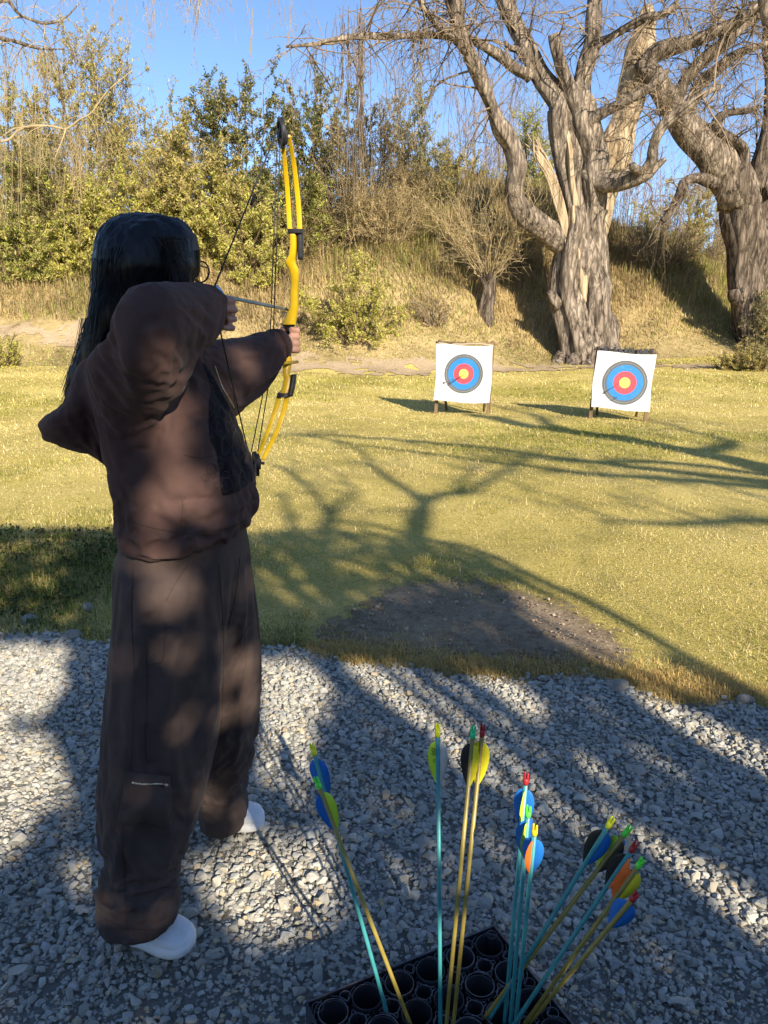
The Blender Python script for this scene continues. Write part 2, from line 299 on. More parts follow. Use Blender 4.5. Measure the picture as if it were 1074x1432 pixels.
path_px = [(-60, 462), (0, 464), (60, 468), (110, 474), (160, 486), (250, 500), (430, 514), (560, 519), (700, 519), (800, 514), (900, 512), (960, 513), (1074, 514), (1150, 512)]
pc = np.array([G(a, b) for a, b in path_px]); pc = spline(pc, 60)
wd = np.interp(np.linspace(0, 1, 60), [0, .15, .35, .5, .8, .9, 1], [.55, .55, .55, .6, .6, 1.0, .8])
nrm = np.gradient(pc, axis=0); nrm = np.stack([-nrm[:, 1], nrm[:, 0]], 1); nrm /= np.linalg.norm(nrm, axis=1)[:, None]
path_poly = np.concatenate([pc[:, :2]+nrm*wd[:, None], (pc[:, :2]-nrm*wd[:, None])[::-1]])
sheet('dirt_path', path_poly, .016, M['path'], .06, .30, 9)
# ---- gravel bed with loose stones
gx = np.linspace(-6, 7, 130); mb = MB(); rows = []
for t in np.linspace(0, 1, 60): ye = yedge(gx)+.03; rows.append(np.stack([gx, -4*(1-t)+ye*t, .004+.0*gx], 1))
Vg = np.concatenate(rows); Vg[:, 2] += fbm2(Vg[:, 0], Vg[:, 1], 5, 8)*.012+.004; mb.add(Vg, tubequads(60, 130)[np.tile(np.arange(130) < 129, 59)])
setp(mb.build('gravel_bed', M['gravel']), kind='structure')
def stone_templates(k, r):
    out = []
    for _ in range(k):
        bm = bmesh.new(); q = r.normal(size=(15, 3)); q /= np.linalg.norm(q, axis=1)[:, None]; q *= r.uniform(.8, 1.03, (15, 1))*np.array([1, r.uniform(.65, .95), r.uniform(.45, .75)])
        for p in q: bm.verts.new(p)
        res = bmesh.ops.convex_hull(bm, input=bm.verts); bmesh.ops.delete(bm, geom=list(set(g for g in res['geom_interior'] if isinstance(g, bmesh.types.BMVert))), context='VERTS')
        bmesh.ops.triangulate(bm, faces=bm.faces); bm.verts.index_update()
        out.append((np.array([v.co for v in bm.verts]), np.array([[v.index for v in f.verts] for f in bm.faces]))); bm.free()
    return out
def rotmats(n, r, tilt=.5):
    a = r.uniform(0, 2*math.pi, n); c, s = np.cos(a), np.sin(a); z = np.zeros(n); o = np.ones(n)
    R = np.stack([np.stack([c, -s, z], 1), np.stack([s, c, z], 1), np.stack([z, z, o], 1)], 1)
    b = r.normal(0, tilt, n); c, s = np.cos(b), np.sin(b); X = np.stack([np.stack([o, z, z], 1), np.stack([z, c, -s], 1), np.stack([z, s, c], 1)], 1)
    return X@R
tpl = stone_templates(20, np.random.default_rng(3)); mb = MB()
def stones(n, xr, yr, size, lift):
    r = np.random.default_rng(int(n*7+lift*1e4)); x = r.uniform(*xr, n); y = r.uniform(*yr, n); near = 1-sst(1.0, 1.55, y)
    keep = (y < yedge(x)+r.normal(0, .025, n)); vx, vy = proj(np.stack([x, y, 0*x], 1)); keep &= (vx > -900) & (vx < 2000) & (vy < 1800)
    x, y, near = x[keep], y[keep], near[keep]; n = len(x); sz = r.lognormal(math.log(size), .33, n)*(1-.38*near); sz = np.clip(sz, .005, .034)
    R = rotmats(n, r); tid = r.integers(0, 20, n); base = r.uniform(.27, .42, n)
    hue = r.normal(0, 1, n); C = np.stack([base*(1.05-.02*hue), base*1.02, base*(.90+.03*hue)], 1); br = r.random(n) < .06; C[br] *= [1.25, 1.05, .8]
    z = lift+fbm2(x, y, 5, 8)*.012+sz*.25
    for k in range(20):
        w = np.where(tid == k)[0]; tv, tf = tpl[k]
        VV = np.einsum('nij,vj->nvi', R[w], tv)*sz[w, None, None]+np.stack([x[w], y[w], z[w]], 1)[:, None]
        T = tf[None]+(np.arange(len(w))*len(tv))[:, None, None]; mb.add(VV.reshape(-1, 3), None, T.reshape(-1, 3), np.repeat(C[w], len(tv), 0))
stones(150000, (-3.2, 4.2), (.6, 3.9), .0056, .006); stones(115000, (-3.2, 4.2), (.6, 3.9), .0088, .003); stones(80000, (-3.2, 4.2), (.6, 3.9), .0102, .010)
setp(mb.build('gravel', M['stone'], smooth=False), kind='stuff', label='grey crushed stone gravel covering the near ground')
# ---- grass
def blades(mb, x, y, h, w, C, lean=.7, seed=0, segs=2):
    r = np.random.default_rng(seed); n = len(x); z = zt(x, y); a = r.uniform(0, 2*math.pi, n); d = np.stack([np.cos(a), np.sin(a), 0*a], 1)
    p = np.stack([-d[:, 1], d[:, 0], 0*a], 1)*w[:, None]; ln = np.abs(r.normal(0, lean, n)); b = np.stack([x, y, z-.01], 1)
    m = b+d*(h*ln*.4)[:, None]+np.array([0, 0, 1])*(h*.6)[:, None]; t = b+d*(h*ln)[:, None]+np.array([0, 0, 1])*(h*np.clip(1.05-ln*.45, .15, 1))[:, None]
    V = np.stack([b-p, b+p, m+p*.75, m-p*.75, t], 1).reshape(-1, 3); i = np.arange(n)*5
    mb.add(V, np.stack([i, i+1, i+2, i+3], 1), np.stack([i+3, i+2, i+4], 1), np.repeat(C, 5, 0))
def grasscol(x, y, r, green):
    n = len(x); dry = np.array([.70, .56, .22]); straw = np.array([.78, .66, .37]); gr = np.array([.27, .30, .05]); ol = np.array([.44, .40, .09])
    t = r.random(n)[:, None]; a = dry*(1-t)+straw*t; b = gr*(1-t)+ol*t; g = (r.random(n) < green)[:, None]
    return np.where(g, b, a)*r.uniform(.5, 1.4, n)[:, None]
soilp = [tuple(p[:2]) for p in soil_poly]; soil2p = [tuple(p[:2]) for p in soil2]; pathp = [tuple(p) for p in path_poly]
def greenness(x, y):
    g = .13+.38*fbm2(x, y, .8, 21)+.25*fbm2(x, y, 2.5, 22)
    g = g+.30*sst(-.2, -1.4, x)*sst(6.2, 4.6, y)+.18*sst(8, 11, y)*sst(20, 15, y)
    return np.clip(g, .06, .85)
def grassfield(mb, n, yr, xw, h, w, seed, lean=.8):
    r = np.random.default_rng(seed); y = r.uniform(yr[0]**.5, yr[1]**.5, n)**2; x = r.uniform(-1, 1, n)*(y*.56+xw)
    k = (y > yedge(x)+.015) & (~inpoly(x, y, soilp) | (r.random(n) < np.clip(.14+.55*fbm2(x, y, 5, 77), 0, 1))) & (~inpoly(x, y, soil2p) | (r.random(n) < .25)) & (~inpoly(x, y, pathp) | (r.random(n) < .5)) & (y < np.interp(x, XB, YB)-.2)
    x, y = x[k], y[k]; n = len(x); dens = fbm2(x, y, 6, 31); k = dens > r.uniform(-1.6, .2, n)-.4; x, y = x[k], y[k]; n = len(x)
    g = greenness(x, y); hh = h*r.lognormal(0, .4, n)*(1+.5*(g > .5))*(1+.5*sst(-.3, -1.2, x)*sst(6, 5, y)); blades(mb, x, y, hh, w*r.uniform(.6, 1.3, n)*np.clip(y/5, .8, 5), grasscol(x, y, r, g), lean, seed)
mb = MB()
grassfield(mb, 330000, (2.6, 7.5), .6, .016, .0016, 41, 1.7); grassfield(mb, 150000, (7, 14), .8, .022, .0019, 42, 1.5); grassfield(mb, 90000, (13, 25), 1.5, .03, .0022, 43, 1.4)
setp(mb.build('lawn_grass', M['grass'], smooth=False), kind='stuff', label='short dry yellow and green grass of the lawn')
mb = MB(); r = np.random.default_rng(51)                       # long straw along the gravel edge, in tufts
tx = np.concatenate([r.uniform(-.45, 3.6, 320), r.uniform(-3, -.4, 150)]); ty = yedge(tx)+np.abs(r.normal(.0, .13, len(tx)))+.02
for lx, ly in [(760, 935), (820, 945), (880, 950), (950, 955), (1000, 960), (640, 930), (560, 918), (480, 908), (400, 905), (700, 940)]:
    q = PZ(lx, ly, 0); tx = np.append(tx, q[0]+r.normal(0, .09, 22)); ty = np.append(ty, q[1]+r.normal(0, .06, 22))
X = (tx[:, None]+r.normal(0, .035, (len(tx), 34))).ravel(); Y = (ty[:, None]+r.normal(0, .03, (len(tx), 34))).ravel(); n = len(X)
k = (Y > yedge(X)-.03) & ~((r.random(n) < .5) & inpoly(X, Y, soilp)); X, Y = X[k], Y[k]; n = len(X); t = r.random(n)[:, None]
C = (np.array([.60, .46, .18])*(1-t)+np.array([.46, .31, .11])*t)*r.uniform(.7, 1.25, n)[:, None]; gl = (X < -.35) & (r.random(n) < .6); C[gl] = np.array([.13, .17, .04])*r.uniform(.7, 1.3, gl.sum())[:, None]
blades(mb, X, Y, r.uniform(.015, .062, n), r.uniform(.0010, .002, n), C, 1.1, 52)
q = PZ(60, 810, 0); X = q[0]+r.normal(0, .45, 7000); Y = q[1]+r.normal(0, .32, 7000); k = Y > yedge(X)+.02; X, Y = X[k], Y[k]; n = len(X)
C = np.array([.12, .16, .035])*r.uniform(.6, 1.5, n)[:, None]; C[r.random(n) < .4] = [.36, .29, .11]; blades(mb, X, Y, r.uniform(.03, .11, n), r.uniform(.0012, .0024, n), C, .8, 53)
setp(mb.build('dry_tufts', M['grass'], smooth=False), kind='stuff', label='straw coloured grass tufts along the gravel edge')
mb = MB(); r = np.random.default_rng(61)                       # tall dry grass over the bank
x = r.uniform(-15, 15, 210000); y = np.interp(x, XB, YB)+r.uniform(-3.0, 8.6, len(x)); dn = fbm2(x, y, 1.3, 33)+.5*fbm2(x, y, 4, 34)
k = (dn > r.uniform(-2.0, .3, len(x))) & ~inpoly(x, y, pathp); x, y, dn = x[k], y[k], dn[k]; n = len(x); t = r.random(n)[:, None]
C = (np.array([.54, .42, .22])*(1-t)+np.array([.36, .27, .125])*t)*r.uniform(.5, 1.2, n)[:, None]*(1+.25*fbm2(x, y, 1.1, 71))[:, None]; gl = r.random(n) < np.clip(.10+.22*fbm2(x, y, .6, 35)+.3*sst(.9, -1.4, y-np.interp(x, XB, YB)), 0, .8); C[gl] = np.array([.30, .32, .07])*r.uniform(.6, 1.3, gl.sum())[:, None]
up = sst(-1.6, 3.6, y-np.interp(x, XB, YB)); blades(mb, x, y, (.04+.42*up)*r.lognormal(0, .35, n), r.uniform(.006, .013, n), C, .75, 62)
setp(mb.build('bank_grass', M['grass'], smooth=False), kind='stuff', label='tall dry tan grass on the bank behind the targets')
mb = MB(); r = np.random.default_rng(93)                       # dark low weeds and dead leaves at the left
s2 = np.array(soil2p); xy = np.stack([r.uniform(s2[:, 0].min()-.2, s2[:, 0].max()+.1, 170), r.uniform(s2[:, 1].min()-.25, s2[:, 1].max()+.3, 170)], 1); xy = xy[(xy[:, 1] > yedge(xy[:, 0])+.05)]
for xi, yi in xy:
    m = r.integers(14, 46); s = r.uniform(.03, .085); c = np.stack([xi+r.normal(0, s, m), yi+r.normal(0, s, m), np.zeros(m)], 1); c[:, 2] = zt(c[:, 0], c[:, 1])+np.abs(r.normal(0, s*.5, m))+.006
    colr = np.array([[.055, .075, .018], [.09, .12, .025], [.07, .045, .025], [.20, .15, .07]])[r.choice(4, p=[.4, .3, .2, .1])]; mb.leaves(c, r.uniform(.008, .022, m), r.uniform(.004, .010, m), colr*r.uniform(.6, 1.4, m)[:, None], up=np.array([0, 0, .5]))
setp(mb.build('weeds', M['grass'], smooth=False), kind='stuff', label='dark low weeds and dead leaves at the left edge of the lawn')
mb = MB(); r = np.random.default_rng(91)                       # clods and crumbs on the bare soil
lo, hi = np.min(soilp, 0), np.max(soilp, 0); x = r.uniform(lo[0]-.1, hi[0]+.1, 2600); y = r.uniform(lo[1]-.08, hi[1]+.1, 2600); k = inpoly(x+r.normal(0, .06, 2600), y+r.normal(0, .05, 2600), soilp); x, y = x[k], y[k]; n = len(x)
sz = np.clip(r.lognormal(math.log(.0035), .6, n), .0015, .018); R = rotmats(n, r); tid = r.integers(0, 20, n); C = np.array([.32, .245, .17])*r.uniform(.6, 1.4, n)[:, None]
for k in range(20):
    w = np.where(tid == k)[0]; tv, tf = tpl[k]; mb.add((np.einsum('nij,vj->nvi', R[w], tv)*sz[w, None, None]+np.stack([x[w], y[w], zt(x[w], y[w])+.012+sz[w]*.2], 1)[:, None]).reshape(-1, 3), None, (tf[None]+(np.arange(len(w))*len(tv))[:, None, None]).reshape(-1, 3), np.repeat(C[w], len(tv), 0))
setp(mb.build('soil_clods', M['stone'], smooth=False), kind='stuff', label='brown clods and crumbs on the bare soil')
mb = MB(); r = np.random.default_rng(95)                       # low dry scrub scattered over the bank
nc = 620; x = r.uniform(-14, 14, nc); y0_ = np.interp(x, XB, YB); y = y0_+.6+r.beta(1.6, 1.5, nc)*7.5; dn = fbm2(x, y, .9, 36); k = dn > r.uniform(-.8, .9, nc); x, y = x[k], y[k]
for xi, yi in zip(x, y):
    s = r.uniform(.14, .42); m = int(90*s/.3); c = np.stack([xi+r.normal(0, s*.55, m), yi+r.normal(0, s*.4, m), 0*np.zeros(m)], 1); c[:, 2] = zt(c[:, 0], c[:, 1])+np.abs(r.normal(0, s*.55, m))
    colr = np.array([[.40, .31, .15], [.30, .27, .09], [.24, .17, .085], [.38, .38, .09]])[r.choice(4, p=[.4, .25, .2, .15])]; mb.leaves(c, r.uniform(.03, .07, m), r.uniform(.008, .018, m), colr*r.uniform(.55, 1.3, m)[:, None], up=np.array([0, 0, .8]))
    q = 14; b0 = np.array([xi, yi, float(zt(xi, yi))])+r.normal(0, [s*.25, s*.2, 0], (q, 3)); d = r.normal(0, .55, (q, 3)); d[:, 2] = np.abs(d[:, 2])+.6; d /= np.linalg.norm(d, axis=1)[:, None]; L = s*r.uniform(.6, 1.8, q)[:, None]; Pn = np.stack([b0, b0+d*L*.5+r.normal(0, .02, b0.shape), b0+d*L], 1); mb.tubes(Pn, np.array([.006, .005, .002])[None]*np.ones((q, 1)), 3, C=np.array([[.26, .18, .10]])*r.uniform(.6, 1.5, q)[:, None])
setp(mb.build('bank_scrub', M['grass'], smooth=False), kind='stuff', label='low dry scrub and dead stems scattered over the bank')
mb = MB(); r = np.random.default_rng(97)                       # fallen leaves and twig bits on lawn and gravel
y = np.concatenate([r.uniform(1.2, 4, 70), r.uniform(3.2, 12, 420)]); x = r.uniform(-1, 1, len(y))*(y*.55+.5); gz = np.where(y < yedge(x), .030, zt(x, y)+.012); n = len(x)
C = np.array([[.30, .19, .09], [.42, .31, .16], [.16, .10, .055]])[r.choice(3, n)]*r.uniform(.7, 1.25, n)[:, None]; c = np.stack([x, y, gz+.004], 1); d0 = r.normal(size=(n, 3)); 
mb.leaves(c, r.uniform(.007, .017, n), r.uniform(.003, .008, n), C, up=None); V = mb.V[0].reshape(n, 4, 3); V[:, :, 2] = (V[:, :, 2]-gz[:, None])*.3+gz[:, None]+.002
m = 150; y = r.uniform(1.6, 11, m); x = r.uniform(-1, 1, m)*(y*.55+.5); gz = np.where(y < yedge(x), .032, zt(x, y)+.014); a = r.uniform(0, 6.3, m); L = r.uniform(.02, .09, m); d = np.stack([np.cos(a), np.sin(a), 0*a], 1)*L[:, None]; b0 = np.stack([x, y, gz], 1)
mb.tubes(np.stack([b0, b0+d*.5+r.normal(0, .004, (m, 3)), b0+d], 1), np.array([.0016, .0014, .0008])[None]*np.ones((m, 1)), 4, C=np.array([[.20, .14, .085]])*r.uniform(.6, 1.5, m)[:, None])
setp(mb.build('fallen_leaves', M['grass'], smooth=False), kind='stuff', label='fallen brown leaves and twig bits on lawn and gravel')
# ---- a few separate rocks along the edge
def rock(px, py, r, label, seed, flat=.6):
    g = PZ(px, py, 0); mb = MB(); mb.ellipsoid((0, 0, 0), (r, r*.72, r*flat), 22, 14); me = mb.mesh('rock')
    displace(me, lambda co, no: nz(co, 7/r*.12, seed)*r*.5+nz(co, 2.2/r*.3, seed+9)*r*.22)
    o = link('rock', me, M['rock']); o.location = (g[0], g[1], r*flat*.35); o.rotation_euler[2] = seed*1.7; return setp(o, label, 'rock', 'loose rocks at the gravel edge')
for a in [(866, 966, .05, 'flat tan rock half buried in straw at the gravel edge', 1), (1041, 984, .036, 'pale round rock at the right end of the gravel edge', 2), (124, 853, .034, 'grey rock in the green grass beside the trousers', 3),
          (20, 894, .04, 'brown rock at the far left of the gravel edge', 4), (45, 868, .045, 'dark grey rock in grass above the left gravel edge', 5), (105, 893, .045, 'small bluish rock at the left gravel edge', 6)]: rock(*a)
# ================================================================ TREES
def limb3(rows, y0):                                           # photo pixel + half width + depth offset -> centre line and radius at its own real distance
    out = []
    for q in rows:
        px, py, hw = q[:3]; y = y0+(q[3] if len(q) > 3 else 0); p = P(px, py, y); out.append([*p, hw*mpp(py, y)])
    return np.array(out)
def barktube(mb, rows, n=16, step=.14, rough=.16, seed=0, lump=.2):
    L = np.linalg.norm(np.diff(rows[:, :3], axis=0), axis=1).sum(); k = max(6, int(L/step)); s = spline(rows, k); s[:, 3] = np.maximum(s[:, 3], .008)
    wig = np.stack([fbm2(np.arange(k)*step, 0, 1.6, seed+q) for q in (1, 2, 3)], 1)*s[:, 3:4]*.22; wig[0] = 0; pts = s[:, :3]+wig
    m = MB(); m.tube(pts, s[:, 3], n); V = m.V[0]; kk = k*n; a = np.tile(np.arange(n)*2*math.pi/n, k); t = np.repeat(np.arange(k)*step, n); R = np.repeat(s[:, 3], n)
    c = np.repeat(pts, n, 0); rr = np.random.default_rng(seed)
    f = np.zeros(kk)
    for h in range(1, 7): f += np.cos(h*a+rr.uniform(0, 6.3)+np.sin(t*rr.uniform(.3, 1.2)+rr.uniform(0, 6))*1.6)*rough/(.6+.5*h)
    hf = .5+.5*np.cos(a*int(n*.32)+2.2*np.sin(t*1.1+seed)+1.3*np.sin(t*2.7)); f += (hf-.5)*rough*.55*(n > 20)
    f += fbm2(t*1.0, a*0, 1.5, seed+7)*lump*.6
    V[:kk] = c+(V[:kk]-c)*(1+f)[:, None]; mb.add(V, m.Q[0], m.T[0]); return s
def twigs(mb, starts, dirs, lens, r0, seed, droop=.5, sub=6, sublen=.45, subr=.45, wob=.35, n=3, k=7, subdroop=None):
    r = np.random.default_rng(seed); m = len(starts)
    if m == 0: return None
    d = dirs/np.linalg.norm(dirs, axis=1)[:, None]; pts = [starts]; st = (lens/(k-1))[:, None]
    for i in range(k-1):
        d = d+r.normal(0, wob, (m, 3))*.5+np.array([0, 0, -droop])*(i+1)/k*.55; d /= np.linalg.norm(d, axis=1)[:, None]; pts.append(pts[-1]+d*st)
    Pn = np.stack(pts, 1); R = np.asarray(r0)[:, None]*np.linspace(1, .3, k)[None]; mb.tubes(Pn, R, n)
    if sub:
        w = np.repeat(np.arange(m), sub); j = r.integers(1, k, len(w)); s2 = Pn[w, j]; base = Pn[w, np.minimum(j, k-1)]-Pn[w, np.maximum(j-1, 0)]; base /= np.linalg.norm(base, axis=1)[:, None]+1e-9
        d2 = base*.7+r.normal(0, .6, (len(w), 3)); return s2, d2, lens[w]*sublen*r.uniform(.4, 1.2, len(w)), np.asarray(r0)[w]*subr
    return None
def sprout(mb, s, cnt, len_, rad, seed, t0=.3, up=.5, out=1.0, droop=.5, lv=2, sub=6, wob=.35):
    r = np.random.default_rng(seed); k = len(s); idx = r.integers(int(k*t0), k, cnt); st = s[idx, :3]; d = r.normal(0, out, (cnt, 3)); d[:, 1] *= .8; d[:, 2] += up
    R = np.minimum(rad*r.uniform(.6, 1.3, cnt), s[idx, 3]*.6); L = len_*r.uniform(.5, 1.3, cnt); res = twigs(mb, st, d, L, R, seed+1, droop, sub if lv > 1 else 0, wob=wob)
    q = 2
    while res is not None and q <= lv:
        res = twigs(mb, *res, seed+q, droop*1.2, sub if q < lv else 0, wob=wob, k=5); q += 1
TREE_Y = 22.0
def tree_root(name, base, label, cat='tree', group=None): return empty(name, tuple(base), label, cat, group)
b = P(822, 506, TREE_Y); b[2] = zt(b[0], b[1])
wil = tree_root('willow_tree', b, 'huge old bare willow with split pale heartwood standing behind the right target'); wil.location.z -= .1; ob = np.array(wil.location)
mb = MB()
trunkL = [(800, 530, 44, .1), (806, 508, 36, .1), (806, 480, 25), (803, 450, 22), (800, 420, 21), (800, 390, 23), (801, 355, 20), (803, 315, 19), (800, 270, 18), (796, 230, 17), (794, 190, 17), (789, 150, 16), (780, 138, 14)]
trunkR = [(850, 526, 40, -.1), (852, 500, 28, -.1), (848, 475, 22, -.1), (840, 445, 19, -.1), (836, 410, 20, -.1), (832, 370, 20), (828, 330, 21), (824, 290, 21), (819, 250, 22), (815, 210, 21), (808, 170, 20), (804, 135, 18), (806, 118, 15)]
core = [(826, 512, 40, .35), (825, 470, 33, .3), (820, 430, 26, .3), (817, 380, 27, .3), (814, 320, 26, .3), (810, 260, 24, .25), (806, 200, 22, .2), (800, 150, 17, .1)]
for j, t in enumerate((trunkL, trunkR, core)): barktube(mb, limb3(t, TREE_Y), 44, .07, .16, 10+j)
for j, t in enumerate([[(787, 500, 9, -.2), (778, 512, 9, -.5), (765, 522, 5, -.7)], [(800, 500, 10, -.5), (800, 518, 10, -1.0), (790, 528, 5, -1.3)], [(850, 500, 11, -.4), (862, 512, 9, -.8), (872, 522, 4, -1)],
                       [(780, 430, 7, -.2), (772, 418, 7, -.3), (768, 408, 4, -.4)], [(826, 505, 12, -.5), (824, 520, 10, -.9), (822, 530, 6, -1.2)]]): barktube(mb, limb3(t, TREE_Y), 14, .08, .2, 30+j)
mb.build('trunk', M['bark'], wil, org=ob)
LIMBS = {
 'a': [(795, 345, 14, .1), (775, 328, 15, -.1), (755, 318, 15, -.4), (736, 302, 14, -.6), (720, 282, 12, -.7), (716, 262, 11, -.8), (722, 232, 12, -.9), (717, 200, 12, -1), (705, 178, 12, -1.1), (690, 152, 10, -1.2), (672, 115, 10, -1.3), (655, 78, 9, -1.4), (644, 42, 9, -1.5), (637, 5, 8, -1.6), (632, -40, 7, -1.6), (640, -90, 5, -1.5), (632, -150, 3, -1.5)],
 'a2': [(650, 68, 7, -1.4), (640, 57, 6, -1.5), (622, 45, 5, -1.7), (606, 30, 4, -1.8), (590, 8, 4, -1.9), (578, -30, 3, -2)],
 'a3': [(648, 55, 8, -1.5), (636, 20, 7, -1.5), (622, -20, 6, -1.4), (610, -60, 4, -1.4)],
 'b': [(792, 165, 14, .1), (780, 140, 15, .1), (755, 106, 14, .3), (742, 76, 13, .4), (732, 55, 13, .5), (718, 25, 11, .6), (708, -5, 11, .7), (702, -50, 9, .8), (690, -110, 6, .9)],
 'b2': [(742, 110, 8, .3), (733, 102, 8, .2), (716, 92, 7, 0), (695, 76, 7, -.3), (668, 62, 6, -.6), (645, 54, 5, -.9), (600, 50, 5, -1.5), (560, 51, 4, -2), (520, 50, 4, -2.4), (480, 54, 3.4, -2.8), (440, 62, 2.4, -3.2), (400, 66, 1.5, -3.4)],
 'b3': [(733, 82, 6, .4), (725, 72, 5, .3), (712, 68, 4, .2), (706, 60, 3, .1)],
 'c': [(803, 140, 11, -.1), (792, 112, 10, -.2), (784, 82, 9, -.2), (778, 58, 9, -.2), (776, 45, 9, -.2)],
 'd': [(806, 135, 13, 0), (813, 105, 12, 0), (822, 75, 11, .1), (828, 45, 11, .1), (831, 10, 11, .2), (834, -40, 9, .3), (830, -100, 6, .3)],
 'd2': [(822, 70, 6, .1), (838, 58, 6, -.1), (855, 50, 5, -.3), (880, 36, 5, -.6), (905, 25, 5, -.9), (925, 22, 4, -1), (942, 12, 4, -1.1), (950, -8, 2, -1.2)],
 'e': [(812, 182, 9, 0), (825, 168, 9, -.2), (840, 158, 8, -.4), (868, 145, 7, -.7), (895, 132, 6, -1), (915, 118, 5, -1.2), (935, 98, 3, -1.3)],
 'f': [(815, 245, 12, 0), (835, 254, 13, -.3), (858, 256, 12, -.7), (885, 249, 11, -1), (905, 240, 10, -1.2), (918, 232, 6, -1.3), (932, 222, 3, -1.4)],
 'f2': [(903, 243, 9, -1.2), (912, 225, 8, -1.3), (913, 205, 7, -1.4), (922, 180, 8, -1.5), (940, 160, 8, -1.6), (962, 145, 7, -1.7), (985, 130, 5, -1.8), (1010, 120, 3, -1.9)],
 'f3': [(900, 240, 7, -1.2), (888, 236, 7, -1.4), (884, 231, 6, -1.5)],
 'stubs': [(752, 316, 5, -.5), (748, 302, 3.5, -.6), (744, 288, 2, -.6)],
}
LS = {}
for j, (k, rows) in enumerate(LIMBS.items()):
    mb = MB(); LS[k] = barktube(mb, limb3(rows, TREE_Y), 18, .09, .13, 50+j, .22); mb.build('limb', M['bark'], wil, org=ob)
mb = MB()                                                     # pale dead leader and torn heartwood
barktube(mb, limb3([(818, 400, 14, .5), (824, 350, 20, .6), (834, 300, 25, .8), (846, 258, 27, 1.0), (855, 225, 26, 1.0), (864, 190, 22, 1.0), (873, 160, 19, 1.0), (884, 130, 18, 1.0), (891, 100, 17, 1.0), (897, 70, 17, 1.0), (902, 45, 15, 1.0), (906, 22, 11, 1.0), (908, 8, 6, 1.0)], TREE_Y), 40, .05, .10, 80)
o = mb.build('dead_leader', M['wood'], wil, org=ob); o['label'] = 'pale barkless dead upper trunk of the willow'
mb = MB(); rr = np.random.default_rng(5)
for j in range(22):
    a = rr.uniform(-1, 1); barktube(mb, limb3([(740+rr.normal(0, 5)+j*.8, 190+rr.uniform(-6, 26), .5, -.25+rr.normal(0, .08)), (754+a*6, 216+rr.normal(0, 5), 1.5, -.25+rr.normal(0, .06)), (770+a*7, 245, 1.6, -.22), (783+a*7, 285, 1.7, -.24), (794+a*5, 330, 1.4, -.27), (799+a*4, 360, .8, -.34)], TREE_Y), 6, .08, .12, 100+j)
barktube(mb, limb3([(803, 290, 5, -.27), (806, 330, 8, -.26), (812, 370, 11, -.22), (815, 405, 10, -.20), (819, 425, 7, -.2), (821, 440, 3, -.2)], TREE_Y), 26, .06, .2, 130)
barktube(mb, limb3([(792, 170, 3, -.24), (797, 210, 4, -.28), (799, 250, 4, -.30), (803, 290, 5, -.30)], TREE_Y), 18, .06, .2, 131)
barktube(mb, limb3([(826, 452, 3, -.2), (829, 472, 6, -.25), (833, 490, 7, -.3), (836, 502, 4, -.3)], TREE_Y), 18, .06, .2, 132)
o = mb.build('heartwood', M['wood'], wil, org=ob); o['label'] = 'torn pale heartwood in the split of the trunk'
mb = MB()
for j, (k, c, L, t0, up) in enumerate([('a', 34, 1.9, .55, .7), ('a2', 16, 1.5, .3, .3), ('a3', 16, 1.8, .2, .5), ('b', 26, 1.9, .45, .6), ('b2', 40, 1.6, .3, .15), ('d', 22, 1.8, .35, .5), ('d2', 22, 1.4, .3, .4), ('e', 12, 1.2, .3, .4), ('f', 6, .8, .5, .4), ('f2', 22, 1.6, .3, .6), ('c', 7, .9, .6, .5), ('b3', 6, .8, .2, .5)]):
    sprout(mb, LS[k], c, L, .028, 200+j*9, t0, up, .8, .45, 3, 5)
for j, (k, c, L) in enumerate([('b2', 26, 2.6), ('a2', 8, 2.6), ('d2', 8, 2.4), ('f2', 8, 2.2), ('a3', 10, 3.2), ('b', 8, 2.4)]):   # hanging withes
    sprout(mb, LS[k], c, L, .010, 400+j*5, .35, -.5, .35, 1.5, 2, 4, .16)
r = np.random.default_rng(17)
for px, py0, py1, cnt in [(498, 20, 330, 16), (505, 40, 240, 12), (470, 30, 170, 10), (720, 245, 380, 3), (440, 60, 150, 8), (560, 50, 160, 8)]:
    for _ in range(cnt):
        x0 = px+r.normal(0, 7); kk = 10; ys_ = np.linspace(py0+r.normal(0, 12), py1-r.uniform(0, .5)*(py1-py0), kk); xx = x0+np.cumsum(r.normal(0, 1.3, kk)); mb.tubes(np.array([[P(xx[i], ys_[i], TREE_Y-2.5+r.normal(0, .05)) for i in range(kk)]]), np.full((1, kk), .008), 3)
mb.build('twigs', M['twig'], wil, org=ob)
# second willow on the right
Y2 = 23.5; b = P(1045, 490, Y2); b[2] = zt(b[0], b[1]); w2 = tree_root('willow_tree', b, 'dark leaning bare willow at the right edge with thick limb bending left'); ob2 = np.array(w2.location); mb = MB()
for j, t in enumerate([[(1050, 520, 32), (1048, 490, 24), (1045, 450, 20), (1043, 410, 22), (1042, 370, 23), (1042, 330, 25), (1038, 290, 25), (1030, 262, 24), (1015, 240, 22)],
                       [(1078, 520, 26, .3), (1072, 480, 21, .3), (1069, 430, 20, .3), (1067, 380, 20, .3), (1064, 330, 22, .3), (1062, 290, 21, .3), (1062, 255, 17, .2)]]): barktube(mb, limb3(t, Y2), 40, .08, .17, 140+j)
barktube(mb, limb3([(1034, 425, 8, -.5), (1030, 412, 9, -.6), (1028, 405, 6, -.6)], Y2), 12, .08, .2, 150); mb.build('trunk', M['bark_dark'], w2, org=ob2)
